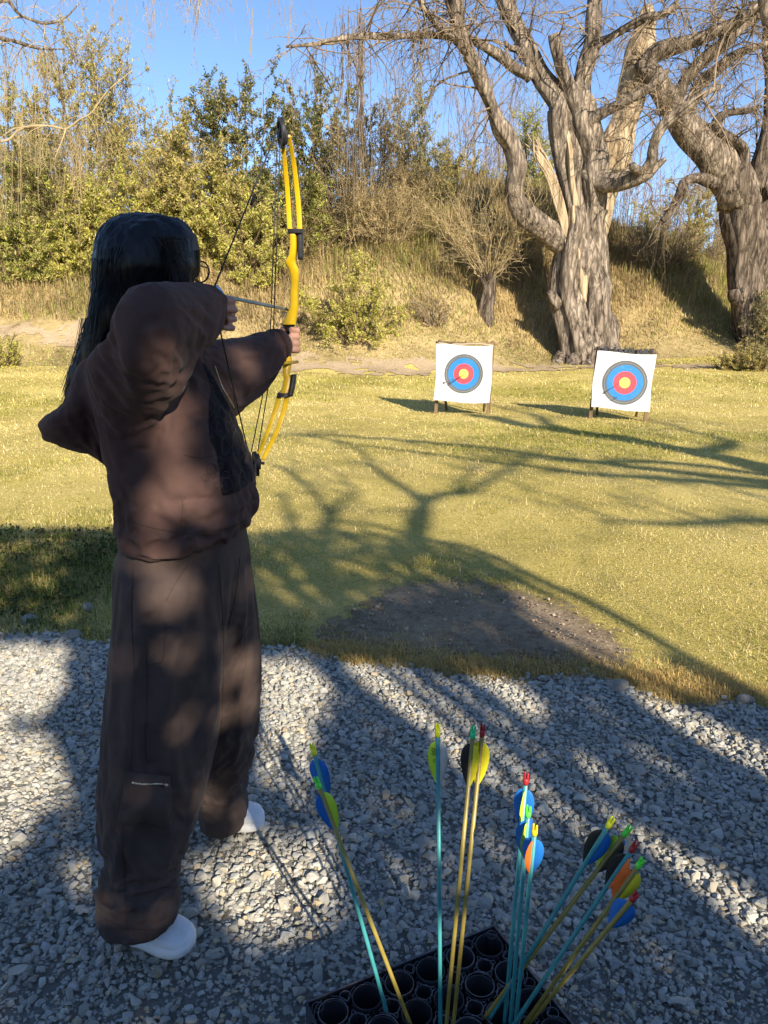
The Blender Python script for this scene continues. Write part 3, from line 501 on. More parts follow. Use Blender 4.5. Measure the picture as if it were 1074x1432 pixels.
L2 = {'a': [(1032, 275, 26), (1012, 245, 25), (995, 218, 23, -.2), (975, 192, 21, -.4), (955, 165, 19, -.6), (938, 142, 17, -.8), (922, 122, 15, -.9), (908, 100, 13, -1), (902, 85, 11, -1)],
      'a2': [(905, 92, 10, -1), (920, 75, 10, -1.1), (945, 64, 10, -1.3), (975, 54, 9, -1.5), (1000, 45, 9, -1.6), (1030, 30, 8, -1.7), (1055, 12, 7, -1.8), (1085, -10, 5, -1.9)],
      'a3': [(945, 150, 9, -.8), (960, 110, 8, -1), (985, 85, 9, -1.1), (1015, 62, 8, -1.3), (1035, 42, 7, -1.4), (1062, 22, 7, -1.5), (1090, 5, 5, -1.6)],
      'a4': [(962, 170, 9, -.6), (975, 125, 8, -.6), (1000, 100, 7, -.7), (1030, 75, 5, -.7), (1074, 60, 3, -.7)],
      'b': [(1060, 270, 20), (1064, 240, 16), (1072, 205, 15), (1078, 165, 13), (1080, 120, 11), (1075, 60, 9), (1082, 0, 6)],
      'c': [(1036, 270, 11, -.3), (1040, 240, 9, -.4), (1041, 210, 8, -.5), (1030, 196, 8, -.5), (1012, 186, 8, -.6), (1003, 175, 7, -.6), (1006, 162, 6, -.7), (1020, 156, 5, -.7), (1045, 154, 4, -.7), (1065, 148, 2, -.7)],
      'd': [(1000, 255, 9, -.4), (975, 248, 7, -.8), (955, 255, 7, -1), (948, 275, 6, -1.1), (938, 295, 5, -1.2), (925, 310, 4, -1.3)],
      'e': [(1062, -30, 6, -2.5), (1068, 10, 7, -2.4), (1076, 40, 8, -2.3)]}
LT = {}
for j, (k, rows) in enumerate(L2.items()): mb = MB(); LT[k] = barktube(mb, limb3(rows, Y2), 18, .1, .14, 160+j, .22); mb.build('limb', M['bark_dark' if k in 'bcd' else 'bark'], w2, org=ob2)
mb = MB()
for j, (k, c, L, t0, up) in enumerate([('a', 22, 1.3, .5, .5), ('a2', 34, 1.7, .2, .4), ('a3', 32, 1.6, .2, .4), ('a4', 26, 1.5, .2, .3), ('b', 34, 2.0, .2, .4), ('c', 26, 1.0, .3, .4), ('d', 24, .9, .3, -.1)]):
    sprout(mb, LT[k], c, L, .026, 600+j*9, t0, up, .85, .5, 3, 5)
for j, (k, c, L) in enumerate([('a2', 12, 2.2), ('b', 10, 3), ('a', 10, 2.0), ('d', 16, 1.4)]): sprout(mb, LT[k], c, L, .009, 700+j*5, .3, -.5, .4, 1.5, 2, 4, .18)
mb.build('twigs', M['twig'], w2, org=ob2)
# overhanging tree at the far left, its trunk outside the picture
Y3 = 19.0; b = P(-190, 480, Y3); b[2] = zt(b[0], b[1]); w3 = tree_root('willow_tree', b, 'bare willow branches reaching in from the left with hanging withes'); ob3 = np.array(w3.location); mb = MB()
barktube(mb, limb3([(-195, 540, 40), (-190, 480, 32), (-180, 350, 26), (-170, 200, 24), (-150, 80, 20), (-130, -60, 14)], Y3), 24, .15, .17, 180); mb.build('trunk', M['bark'], w3, org=ob3); L3 = {}
for j, (k, rows) in enumerate({'a': [(-160, 150, 10), (-80, 40, 8), (-20, 5, 7), (10, 0, 3), (25, 18, 2.4), (45, 28, 2.2), (65, 33, 1.8), (90, 25, 1.2), (110, 5, .8)], 'b': [(-165, 190, 9), (-80, 70, 7), (-20, 52, 3), (10, 55, 2.4), (35, 62, 2.2), (60, 68, 1.6), (90, 68, 1)],
                            'c': [(-170, 250, 6), (-60, 200, 3), (5, 197, 1.8), (25, 183, 1.7), (45, 176, 1.6), (70, 176, 1.5), (92, 180, 1.4), (110, 168, 1.2), (128, 158, 1), (150, 128, .8), (185, 98, .5)], 'd': [(-140, 20, 9), (-60, -40, 6), (40, -70, 5), (140, -80, 4), (260, -60, 3), (310, -45, 2)], 'e': [(92, 180, 1.2), (86, 198, 1), (80, 212, .8), (76, 225, .5)]}.items()):
    mb = MB(); L3[k] = barktube(mb, limb3(rows, Y3), 12, .1, .1, 190+j); mb.build('limb', M['twig_tan' if k in 'ce' else 'bark'], w3, org=ob3)
mb = MB()
for j, (k, c, L, up) in enumerate([('a', 18, 1.2, .2), ('b', 16, 1.2, .1), ('c', 18, .9, -.2), ('d', 26, 1.6, -.3)]): sprout(mb, L3[k], c, L, .014, 800+j*9, .35, up, .7, .8, 3, 5)
for px, py0, py1, cnt in [(160, -30, 90, 7), (215, -20, 100, 9), (255, -20, 60, 4), (290, -20, 40, 10), (60, 60, 330, 10), (20, 70, 330, 9), (100, 190, 350, 9), (130, 150, 330, 6), (395, -10, 90, 8), (352, -10, 110, 4), (385, 110, 200, 1)]:
    for _ in range(cnt):
        x0 = px+r.normal(0, 11); kk = 12; ys_ = np.linspace(py0+r.normal(0, 12), py1-r.uniform(0, .6)*(py1-py0), kk); xx = x0+np.cumsum(r.normal(0, 1.6, kk)); mb.tubes(np.array([[P(xx[i], ys_[i], Y3) for i in range(kk)]]), np.full((1, kk), .0065), 3)
mb.build('twigs', M['twig_tan'], w3, org=ob3)
# ================================================================ SHRUBS AND BACKGROUND TREES
PAL = {'olive': ([.42, .37, .10], [.28, .27, .065], [.52, .45, .17]), 'dark': ([.12, .135, .035], [.07, .085, .022], [.23, .23, .06]), 'bright': ([.48, .47, .09], [.34, .35, .07], [.62, .56, .18]),
       'brown': ([.36, .27, .12], [.24, .18, .07], [.46, .36, .16]), 'gold': ([.38, .32, .07], [.27, .26, .055], [.46, .40, .14]), 'grey': ([.27, .28, .13], [.19, .20, .09], [.36, .35, .18]), 'mid': ([.31, .33, .07], [.21, .24, .05], [.46, .44, .13])}
def plant(name, label, cat, group, px, y, top, wpx, kind, leafn, ls=.06, stems=14, shape='round', twn=9, stemmat='stem', dry=.0, seed=0, srad=.03, leafless=False, base_py=None, tl=.2, upw=.5):
    r = np.random.default_rng(1000+seed); x = P(px, 400, y)[0]
    if base_py:
        g_ = G(px, base_py)
        if g_[1] > 15: x, y = g_[0], g_[1]
    z = float(zt(x, y)); h = P(px, top, y)[2]-z; w = wpx*mpp(300, y); base = np.array([x, y, z-.08]); t = empty(name, tuple(base), label, cat, group)
    mb = MB(); k = 9; m = stems
    ang = r.uniform(0, 2*math.pi, m); rd = np.sqrt(r.random(m)); dirx = np.stack([np.cos(ang)*rd*w/2, np.sin(ang)*rd*w*.42, 0*rd], 1)
    if shape == 'cone': hh = h*(1-rd*.75); spread = .8
    elif shape == 'upright': hh = h*r.uniform(.6, 1, m)*(1-.25*rd); spread = .75
    elif shape == 'fan': hh = h*r.uniform(.6, 1, m)*(1-.35*rd**2); spread = 1
    else: hh = h*np.sqrt(np.clip(1-.75*rd**2, .05, 1))*r.uniform(.7, 1, m); spread = 1
    s = np.linspace(0, 1, k); b0 = base+dirx*(.25 if shape != 'fan' else .06)
    Pn = b0[:, None]+dirx[:, None]*spread*(s[None, :, None]**.8)*.85+np.array([0, 0, 1])*(hh[:, None]*s[None]**1.1)[..., None]
    if name == 'pollard': Pn = b0[:, None]+np.array([0, 0, 1.1])+dirx[:, None]*(s[None, :, None]**.9)+np.array([0, 0, 1])*(np.maximum(hh[:, None]-1.1, .6)*s[None])[..., None]
    Pn[:, 1:] += np.cumsum(r.normal(0, w*.018, (m, k-1, 3)), axis=1)
    mb.tubes(Pn, srad*np.linspace(1, .2, k)[None]*r.uniform(.6, 1.3, m)[:, None], 5)
    ii = np.repeat(np.arange(m), twn); sp = r.uniform(.22, 1, len(ii)); jf = sp*(k-1); j0 = np.minimum(jf.astype(int), k-2); f = (jf-j0)[:, None]
    st = Pn[ii, j0]*(1-f)+Pn[ii, j0+1]*f; out = st-(base+np.array([0, 0, h*.45])); out /= np.linalg.norm(out, axis=1)[:, None]+1e-6
    d = out*.8+np.array([0, 0, upw])+r.normal(0, .5, (len(ii), 3)); d /= np.linalg.norm(d, axis=1)[:, None]; L = (h*.5+w*.5)*tl*r.uniform(.5, 1.4, len(ii)); kk = 5; q = [st]; dd = d
    for i_ in range(kk-1): dd = dd+r.normal(0, .22, dd.shape); dd /= np.linalg.norm(dd, axis=1)[:, None]; q.append(q[-1]+dd*(L/(kk-1))[:, None])
    Tn = np.stack(q, 1); mb.tubes(Tn, np.maximum(srad*.28, .006)*np.linspace(1, .35, kk)[None]*np.ones((len(Tn), 1)), 3)
    w3_ = np.repeat(np.arange(len(Tn)), 3); jj = r.integers(1, kk, len(w3_)); s3 = Tn[w3_, jj]; d3 = r.normal(0, .6, (len(w3_), 3))+d[w3_]; d3 /= np.linalg.norm(d3, axis=1)[:, None]; l3 = L[w3_]*.5*r.uniform(.4, 1.2, len(w3_))
    T3 = np.stack([s3, s3+d3*l3[:, None]*.5+r.normal(0, .02, s3.shape), s3+d3*l3[:, None]], 1); mb.tubes(T3, np.maximum(srad*.16, .0045)*np.array([1, .8, .4])[None]*np.ones((len(T3), 1)), 3)
    mb.build('stems', M[stemmat], t, org=base)
    if not leafless:
        n = int(leafn*(2.5 if kind in ('mid', 'bright') else 3.0)); ls = ls*.6; pick = r.random(n) < .45
        a = r.integers(0, len(T3), n); fa = r.random(n)[:, None]; ca = T3[a, 0]*(1-fa)+T3[a, 2]*fa
        bq = r.integers(0, len(Tn), n); jb = r.integers(1, kk, n); c = np.where(pick[:, None], Tn[bq, jb], ca)+r.normal(0, ls*.9, (n, 3)); c[:, 2] = np.maximum(c[:, 2], zt(c[:, 0], c[:, 1])+.03)
        pal = np.array(PAL[kind]); C = pal[r.choice(3, n, p=[.5, .28, .22])]*r.uniform(.75, 1.25, n)[:, None]
        if dry: q = r.random(n) < dry; C[q] = np.array([.52, .40, .19])*r.uniform(.6, 1.2, q.sum())[:, None]
        lb = MB(); lb.leaves(c, ls*r.uniform(.5, 1.7, n), ls*.36*r.uniform(.6, 1.5, n), C, up=np.array([0, 0, .5 if shape != 'upright' else 1.4])); lb.build('foliage', M['leaf'], t, smooth=False, org=base)
    return t
gb = 'shrubs and trees along the bank'
SH = [
 ('green_shrub', 'low bright shrub at the foot of the left bank beside the far weeds', 'bush', 70, 23.6, 300, 110, 'bright', 6500, .07, 14, 'round', 12),
 ('green_shrub', 'low yellowish shrub left of the head, in front of the dark hollow', 'bush', 165, 23.8, 300, 90, 'bright', 5200, .07, 12, 'round', 12),
 ('green_shrub', 'dense mid-green shrub filling the bank behind the brown tangle', 'bush', 70, 27.2, 190, 170, 'mid', 8000, .08, 18, 'round', 13),
 ('green_shrub', 'tall olive-yellow shrub between the olive trees and the evergreen', 'bush', 285, 27.0, 160, 110, 'olive', 8000, .075, 18, 'round', 13),
 ('green_shrub', 'broad yellow-green shrub behind the hair, under the thicket', 'bush', 250, 24.6, 262, 110, 'bright', 6800, .07, 14, 'round', 12),
 ('green_shrub', 'dark leafy shrub at the feet of the two evergreens', 'bush', 395, 26.8, 200, 100, 'mid', 4500, .08, 16, 'round', 13),
 ('olive_tree', 'olive tree rising behind the brown tangle of the left bank', 'tree', 80, 29.5, 95, 120, 'olive', 9000, .075, 18, 'round', 13),
 ('grey_shrub', 'thin dry bush on the ridge between grey tree and golden bush', 'bush', 600, 28.5, 205, 80, 'olive', 4200, .06, 14, 'round', 12),
 ('dry_thicket', 'tan stems hanging in front of the bushes at the far left', 'thicket', 15, 25.8, 190, 90, 'brown', 900, .05, 30, 'upright', 12),
 ('dry_thicket', 'brown stems between the grip and the pollarded stump', 'thicket', 545, 25.4, 250, 110, 'brown', 1600, .05, 40, 'upright', 11),
 ('olive_tree', 'tallest feathery olive tree above the left bank with pointed upright tips', 'tree', 135, 28.5, 20, 150, 'olive', 12000, .07, 22, 'upright', 16),
 ('olive_tree', 'olive tree at the far left edge, tangled under hanging twigs', 'tree', 30, 28, 105, 130, 'olive', 8500, .07, 16, 'round', 12),
 ('olive_tree', 'olive-green tree behind the archer’s head, left of the dark evergreen', 'tree', 238, 28, 108, 120, 'olive', 8500, .07, 18, 'upright', 14),
 ('bare_sapling', 'leafless grey sapling between the two olive trees', 'tree', 205, 29.5, 40, 90, 'brown', 0, .05, 9, 'fan', 10),
 ('evergreen_tree', 'dense dark evergreen with a spiky top left of the bow', 'tree', 352, 27.5, 68, 118, 'dark', 11000, .085, 18, 'round', 14),
 ('evergreen_tree', 'thin dark evergreen with an open crown right behind the upper bow limb', 'tree', 444, 28, 78, 96, 'dark', 7000, .08, 14, 'upright', 13),
 ('brown_tree', 'brown twiggy tree with sparse olive leaves right of the bow', 'tree', 520, 27, 125, 120, 'brown', 6000, .06, 22, 'upright', 14),
 ('grey_tree', 'grey-green tree with thin crown under the long willow branch', 'tree', 573, 29.5, 92, 95, 'grey', 5200, .07, 16, 'upright', 12),
 ('conifer', 'narrow yellow-green conifer seen through the willow’s left limbs', 'conifer', 737, 33, 100, 62, 'mid', 7500, .08, 24, 'cone', 14),
 ('golden_shrub', 'yellow-green bush on the ridge left of the willow limb', 'bush', 628, 30, 185, 90, 'gold', 5200, .07, 16, 'round', 12),
 ('golden_shrub', 'yellow-green bush glowing between the two willows', 'bush', 945, 31.5, 245, 120, 'gold', 5600, .08, 16, 'round', 12),
 ('golden_shrub', 'olive bush directly behind the fork of the right willow', 'bush', 1000, 32, 255, 90, 'olive', 4200, .08, 14, 'round', 12),
 ('green_tree', 'pale green tree behind the split willow trunk', 'tree', 790, 34, 175, 90, 'olive', 4800, .08, 14, 'round', 12),
 ('green_shrub', 'bright green shrub with a dark hollow base above the hair', 'bush', 118, 25.2, 238, 120, 'bright', 7000, .075, 16, 'round', 12),
 ('green_shrub', 'green shrub at the far left end of the bank foot', 'bush', 28, 25.4, 262, 120, 'mid', 5600, .075, 14, 'round', 12),
 ('green_shrub', 'yellow-green shrub just above the top of the head', 'bush', 215, 25.6, 222, 120, 'bright', 6200, .07, 14, 'round', 12),
 ('green_shrub', 'bright green shrub between the head and the bow', 'bush', 322, 25.2, 232, 110, 'bright', 6200, .07, 14, 'round', 12),
 ('green_shrub', 'small low leafy shrub beside the bowstring', 'bush', 352, 24.2, 318, 70, 'bright', 3200, .06, 9, 'round', 10),
 ('green_shrub', 'shaded green shrub below the thin evergreen', 'bush', 435, 26, 225, 110, 'mid', 4800, .07, 14, 'round', 12),
 ('green_shrub', 'straggly light green shrub on the slope right of the grip', 'bush', 498, 24.2, 352, 118, 'bright', 4200, .065, 14, 'round', 11),
 ('dry_thicket', 'tangle of bare brown stems in the middle of the left bank', 'thicket', 100, 26.6, 170, 190, 'brown', 1800, .05, 50, 'upright', 14),
 ('dry_thicket', 'tan thicket of upright stems behind the archer’s hair', 'thicket', 250, 26.6, 185, 120, 'brown', 1800, .05, 36, 'upright', 12),
 ('dry_thicket', 'tall reedy brown thicket right of the yellow upper limb', 'thicket', 505, 25.8, 195, 130, 'brown', 2600, .05, 60, 'upright', 12),
 ('dry_thicket', 'wispy olive brown thicket on the ridge below the blue gap', 'thicket', 575, 27.5, 215, 95, 'brown', 2600, .05, 36, 'upright', 12),
 ('dry_thicket', 'bare reddish stems at the foot of the evergreens', 'thicket', 400, 26.2, 240, 90, 'brown', 900, .05, 24, 'upright', 12),
 ('pollard', 'pollarded stump sprouting a fan of yellow-brown shoots', 'bush', 680, 25.6, 205, 165, 'gold', 500, .05, 48, 'fan', 8),
 ('twiggy_bush', 'small dark twiggy bush low on the bank above the left target', 'bush', 604, 24.4, 402, 62, 'brown', 260, .04, 24, 'round', 9),
 ('twiggy_bush', 'drooping dry brush hanging over the bank between the willows', 'bush', 918, 27, 300, 120, 'brown', 1500, .05, 40, 'round', 11),
 ('twiggy_bush', 'wiry brown bush on the ridge against the right willow', 'bush', 985, 28, 305, 90, 'brown', 900, .05, 26, 'round', 10),
 ('grey_shrub', 'grey-green shrub against the trunk at the right edge', 'bush', 1082, 22.3, 380, 60, 'grey', 2600, .045, 16, 'upright', 12),
 ('grey_shrub', 'low spreading weedy shrub at the right edge of the lawn', 'bush', 1066, 19.6, 486, 100, 'olive', 3600, .035, 26, 'fan', 10),
 ('green_shrub', 'sunlit weeds at the far left below the path', 'bush', 12, 19.5, 468, 60, 'bright', 1200, .04, 14, 'fan', 8),
]
FOOT = {(118, 238): 374, (28, 262): 392, (215, 222): 362, (322, 232): 378, (352, 318): 402, (435, 225): 352, (498, 352): 478, (70, 300): 384, (165, 300): 380, (250, 262): 372, (680, 205): 442, (604, 402): 452, (918, 300): 372, (12, 468): 512, (505, 195): 352, (545, 250): 346, (100, 170): 352, (250, 185): 350, (400, 240): 368, (15, 190): 372, (70, 190): 345, (285, 160): 345, (395, 200): 345, (520, 125): 318, (575, 215): 300}
for j, (nm, lb, ct, px, y, top, w, kind, ln, ls, stems, shape, twn) in enumerate(SH):
     dryk = nm in ('dry_thicket', 'twiggy_bush', 'pollard', 'bare_sapling'); plant(nm, lb.replace('’', "'"), ct, gb, px, y, top, w, kind, ln, ls, stems, shape, twn, 'twig_tan' if nm == 'dry_thicket' or nm == 'pollard' else ('twig' if dryk else 'stem'), .32 if kind in ('olive', 'brown') else .26, j, .015 if nm == 'pollard' else (.022 if dryk else .035), leafless=ln == 0, base_py=FOOT.get((px, top)), upw=.9 if shape in ('upright', 'fan', 'cone') else .4)
po = [o for o in bpy.data.objects if o.name.startswith('pollard')][0]; g = np.array(po.location); mb = MB()
barktube(mb, np.concatenate([g+np.array([[0, 0, -.2], [-.02, 0, .3], [.03, 0, .8], [-.05, 0, 1.15], [0, 0, 1.3]]), np.array([[.28], [.22], [.20], [.25], [.16]])], 1), 22, .08, .2, 222)
mb.build('stump', M['bark_dark'], po, org=np.array(po.location))
rr = np.random.default_rng(77)                                 # far bare trees beyond the bank
for j, (px, top, w, lb) in enumerate([(655, 95, 80, 'far mauve poplar haze left of the willow limb'), (700, 60, 80, 'far mauve bare tree behind the willow limbs'), (870, 130, 70, 'far pale bare tree behind the dead leader'), (605, 150, 50, 'far thin bare tree over the golden bush'),
                                  (935, 150, 90, 'far bare tree in the gap between willows'), (1010, 120, 90, 'far bare tree behind the right willow fork'), (770, 70, 80, 'far bare crown filling the willow fork')]):
    plant('bare_tree', lb, 'tree', 'bare trees beyond the bank', px, 40+j*.7, top, w*1.2, 'brown', 0, .05, 26, 'upright', 18, 'twig_mauve', 0, 300+j, .045, leafless=True, tl=.16, upw=1.2)
# ================================================================ TARGETS
def targetmat():
    m, nt, b = newmat('target_face'); l = nt.links.new; tc = N(nt, 'ShaderNodeTexCoord'); sx = N(nt, 'ShaderNodeSeparateXYZ'); l(tc.outputs['Object'], sx.inputs[0])
    cb = N(nt, 'ShaderNodeCombineXYZ'); l(sx.outputs['X'], cb.inputs['X']); l(sx.outputs['Z'], cb.inputs['Y']); ln = N(nt, 'ShaderNodeVectorMath', operation='LENGTH'); l(cb.outputs[0], ln.inputs[0])
    cr = N(nt, 'ShaderNodeValToRGB'); cr.color_ramp.interpolation = 'CONSTANT'; e = cr.color_ramp.elements
    Y_, R_, B_, K_ = (.80, .60, .10), (.62, .05, .07), (.012, .17, .46), (.085, .09, .095); L_ = (.28, .29, .29)
    stops = [(0, Y_), (.235, R_), (.51, B_), (.80, K_), (.885, L_), (.897, K_), (.98, L_)]
    e[0].color = (*stops[0][1], 1); e[1].position = stops[1][0]; e[1].color = (*stops[1][1], 1)
    for p, c in stops[2:]: q = e.new(p); q.color = (*c, 1)
    l(ln.outputs['Value'], cr.inputs['Fac'])
    n1 = N(nt, 'ShaderNodeTexNoise'); n1.inputs['Scale'].default_value = 14; n1.inputs['Detail'].default_value = 6; l(tc.outputs['Object'], n1.inputs['Vector'])
    mr = N(nt, 'ShaderNodeMapRange'); mr.inputs['From Min'].default_value = .62; mr.inputs['From Max'].default_value = .8; mr.inputs['To Max'].default_value = .35; l(n1.outputs['Fac'], mr.inputs['Value'])
    mx = N(nt, 'ShaderNodeMixRGB'); mx.inputs[2].default_value = (.55, .55, .53, 1); l(mr.outputs[0], mx.inputs['Fac']); l(cr.outputs[0], mx.inputs[1]); l(mx.outputs[0], b.inputs['Base Color']); b.inputs['Roughness'].default_value = .7
    return m
M['target'] = targetmat(); M['straw'] = noisemat('backstop_foam', (.30, .24, .15), (.45, .37, .24), 30, .9, .5, 90, (1, 1, .2)); M['black_cloth'] = noisemat('black_strips', (.015, .015, .018), (.05, .05, .055), 20, .6, .3, 60)
M['carbon'] = noisemat('dark_shaft', (.03, .03, .03), (.07, .06, .055), 40, .4, 0)
def axes(nrm):                                                  # board frame: right, normal, up with roll
    n = np.asarray(nrm, float); n /= np.linalg.norm(n); rt = np.cross(n, [0, 0, 1.]); rt /= np.linalg.norm(rt); return rt, n, np.cross(rt, n)
def butt(yL, cpx, cpy, w, h, ring, legs, roll, yaw, label, strips, ringoff, seed):
    c = P(cpx, cpy, yL); root = empty('archery_target', (c[0], c[1], float(zt(c[0], c[1]))), label, 'target', 'archery targets on the lawn'); root['label'] = label; ob = np.array(root.location)
    up = np.array([math.sin(roll), .10, 1.]); up /= np.linalg.norm(up); rt = np.array([math.cos(yaw), -math.sin(yaw), -math.sin(roll)]); rt -= up*np.dot(rt, up); rt /= np.linalg.norm(rt); nn = np.cross(up, rt)   # nn points down range
    R = np.stack([rt, nn, up], 1)
    # white sheet, slightly rippled, with a real edge
    r = np.random.default_rng(seed); gx = np.linspace(-w/2, w/2, 44); gz = np.linspace(-h/2, h/2, 44); X, Z = np.meshgrid(gx, gz)
    X2 = X+.010*np.sin(Z*7+seed)*(np.abs(X)/(w/2))**3; Z2 = Z+.012*np.sin(X*6+seed*2)*(np.abs(Z)/(h/2))**4; Yd = -.058+.005*fbm2(X, Z, 6, seed)
    f = np.stack([X2, Yd, Z2], 2).reshape(-1, 3); bk = f.copy(); bk[:, 1] = -.044; q = tubequads(44, 44)[np.tile(np.arange(44) < 43, 43)]
    sh = MB(); sh.add(f@R.T+c, q); bd = MB(); bd.box(c, (w/2-.008, .044, h/2-.012), R); bd.build('backstop', M['straw'], root, False, org=ob); sh.build('sheet', M['white_cloth'], root, org=ob)
    # printed round face on the sheet (its own flat disc, real size)
    fc = MB(); a = np.arange(64)*2*math.pi/64; rr_ = np.linspace(0, ring, 9)[1:]; V = [[0, -.0, 0]]
    for q_ in rr_: V += [[q_*math.cos(t), 0, q_*math.sin(t)] for t in a]
    V = np.array(V); V[:, 1] = .006*fbm2(V[:, 0]+ringoff[0], V[:, 2]+ringoff[1], 6, seed); T = [[0, 1+(j+1) % 64, 1+j] for j in range(64)]; Qd = tubequads(8, 64)+1; fc.add(V/ring, Qd, T); 
    me = fc.mesh('target_face'); fo = link('target_face', me, M['target'], root); 
    from mathutils import Matrix
    loc = c+R@np.array([ringoff[0], -.0625, ringoff[1]])-ob; fo.matrix_local = Matrix.LocRotScale(Vector(loc), Matrix(R.tolist()).to_quaternion(), Vector((ring, ring, ring)))
    for sx, (lx, ly) in zip((-1, 1), legs):
        g = G(lx, ly); top = c+R@np.array([sx*(w/2-.02), .012, h/2+.09]); low = c+R@np.array([sx*(w/2-.02), .012, -h/2]); g = low+(low-top)*(low[2]-zt(low[0], low[1])+.06)/(top[2]-low[2]); pm = MB()
        dirn = top-g; L = np.linalg.norm(dirn); dirn /= L; s2 = np.cross(dirn, nn); Rp = np.stack([s2/np.linalg.norm(s2), nn, dirn], 1); pm.box((top+g)/2+nn*.062, (.028, .022, L/2), Rp); o = pm.build('post', M['post'], root, False, org=ob); bv = o.modifiers.new('b', 'BEVEL'); bv.width = .006
        bk = top+nn*.08; ft = np.array([bk[0]-sx*.12+.05, bk[1]+.38, 0]); ft[2] = zt(ft[0], ft[1])-.05; pm = MB(); pm.tube([bk-dirn*.1, ft], [.02, .022], 8); pm.build('rear_strut', M['post'], root, org=ob)
    pm = MB(); pm.tube([c+R@np.array([-w/2-.04, .05, h/2+.045]), c+R@np.array([w/2+.05, .05, h/2+.04])], .018, 8); pm.build('crossbar', M['post'], root, org=ob)
    if strips:
        sm = MB(); k = 22
        for j in range(k):
            x = -w/2+.04+(w-.08)*j/(k-1)+r.normal(0, .006); hh = .05+r.uniform(0, .045); sm.box(c+R@np.array([x, .015+r.normal(0, .01), h/2+hh/2-.005]), (.012+r.uniform(0, .006), .02, hh/2), R)
        sm.build('backstop_strips', M['black_cloth'], root, False, org=ob)
    else:
        sm = MB(); k = 14; pts = [c+R@np.array([x, -.01, h/2+.02+.012*math.sin(x*9)+r.normal(0, .004)]) for x in np.linspace(-w/2, w/2, k)]; sm.tube(pts, .018, 8); sm.build('rolled_edge', M['straw'], root, org=ob)
    return c, R
def fletched(mb, tip, nock, rad, C): pass
def simple_arrow(tip, nock, label, vane, group):
    t = np.asarray(tip); n = np.asarray(nock); root = empty('arrow', tuple(n), label, 'arrow', group); ob = n; mb = MB(); mb.tube([t, n], .004, 8); mb.build('shaft', M['carbon'], root, org=ob); d = (t-n)/np.linalg.norm(t-n)
    u = np.cross(d, [0, 0, 1.]); u /= np.linalg.norm(u); w_ = np.cross(d, u); vb = MB()
    for k in range(3):
        a = k*2.094+.5; e = u*math.cos(a)+w_*math.sin(a); s = np.cross(d, e)*.0008; pr = np.array([[.02, .003], [.03, .016], [.05, .02], [.10, .003]]); V = [n+d*x+e*h_+s*sg for sg in (-1, 1) for x, h_ in pr]; vb.add(V, [[0, 1, 2, 3], [7, 6, 5, 4]])
    vb.build('fletching', M[vane], root, False, org=ob)
T1, R1 = butt(12.15, 648.5, 523, .90, .90, .315, [(608, 574), (678, 582)], .045, .22, 'archery target on the left, white sheet with a blue, red and yellow round face', False, (.005, .0), 2)
T2, R2 = butt(11.45, 870.5, 533.5, .86, .85, .335, [(830, 588), (899, 594)], .07, .22, 'archery target on the right with dark strips along its top edge', True, (.03, -.02), 5)
for (T, R, pts) in ((T1, R1, [((.0, -.02), (-.36, -.30), 'arrow with dark vanes stuck in the centre of the left target'), ((.02, .0), (-.24, -.30), 'second arrow in the left target, nock nearer the middle')]), (T2, R2, [((.0, 0), (-.42, -.36), 'arrow with dark vanes stuck in the centre of the right target'), ((-.05, -.25), (-.2, -.42), 'arrow stuck low in the right target')])):
    for (a, b), (c_, d_), lb in pts: simple_arrow(T+R@np.array([a, -.03, b]), T+R@np.array([c_*.75, -.56, d_*.62]), lb, 'black_cloth', 'arrows stuck in the targets')
# ================================================================ ARROW CRATE
ZT = .13
c0 = PZ(690, 1297, ZT); cl = PZ(440, 1400, ZT); cr_ = PZ(832, 1426, ZT)
e1 = (cl-c0); L1 = np.linalg.norm(e1)+.012; e1 /= np.linalg.norm(e1); e2 = cr_-c0; e2 -= e1*np.dot(e2, e1); L2_ = np.linalg.norm(e2); e2 /= L2_; L2_ = .52
def CR(u, v, z): return c0+e1*u+e2*v+np.array([0, 0, z-ZT])
crate = empty('arrow_crate', tuple(CR(L1/2, L2_/2, 0.02)), 'black plastic cell tray full of round holes holding the arrows on the gravel', 'crate'); cb = np.array(crate.location)
def ringwall(mb, u, v, ro, ri, z0, z1, n=28):                   # open tube with real wall thickness
    a = np.arange(n)*2*math.pi/n; prof = [(ro, z0), (ro, z1-.002), ((ro+ri)/2+.0004, z1), (ri, z1-.002), (ri, z0)]
    V = np.concatenate([[CR(u+q*math.cos(t), v+q*math.sin(t), z) for t in a] for q, z in prof]); mb.add(V, tubequads(5, n)[:, ::-1])
tubes_m = MB(); sp = .077; big = []; r = np.random.default_rng(9)
nu_, nv_ = int(round(L1/sp)), int(round(L2_/sp))
for i in range(nu_):
    for j in range(nv_):
        u, v = (i+.5)*L1/nu_, (j+.5)*L2_/nv_; big.append((u, v)); ringwall(tubes_m, u, v, .0300, .0282, .02, ZT+r.uniform(-.004, .004))
small = []
for i in range(nu_+1):
    for j in range(nv_+1):
        u, v = i*L1/nu_, j*L2_/nv_; ed = (i in (0, nu_)) or (j in (0, nv_)); uu = min(max(u, .013), L1-.013); vv = min(max(v, .013), L2_-.013)
        small.append((uu, vv)); ringwall(tubes_m, uu, vv, .0120 if ed else .0180, .0105 if ed else .0165, .03, ZT-.003+r.uniform(-.003, .003), 22)
lip = MB(); ra = np.linspace(0, 2*math.pi, 25)
for u, v in big: lip.tube([CR(u+.0291*math.cos(t), v+.0291*math.sin(t), ZT+.0006+.0022*math.sin(u*300+v*170)) for t in ra], .0010, 5, cap=False)
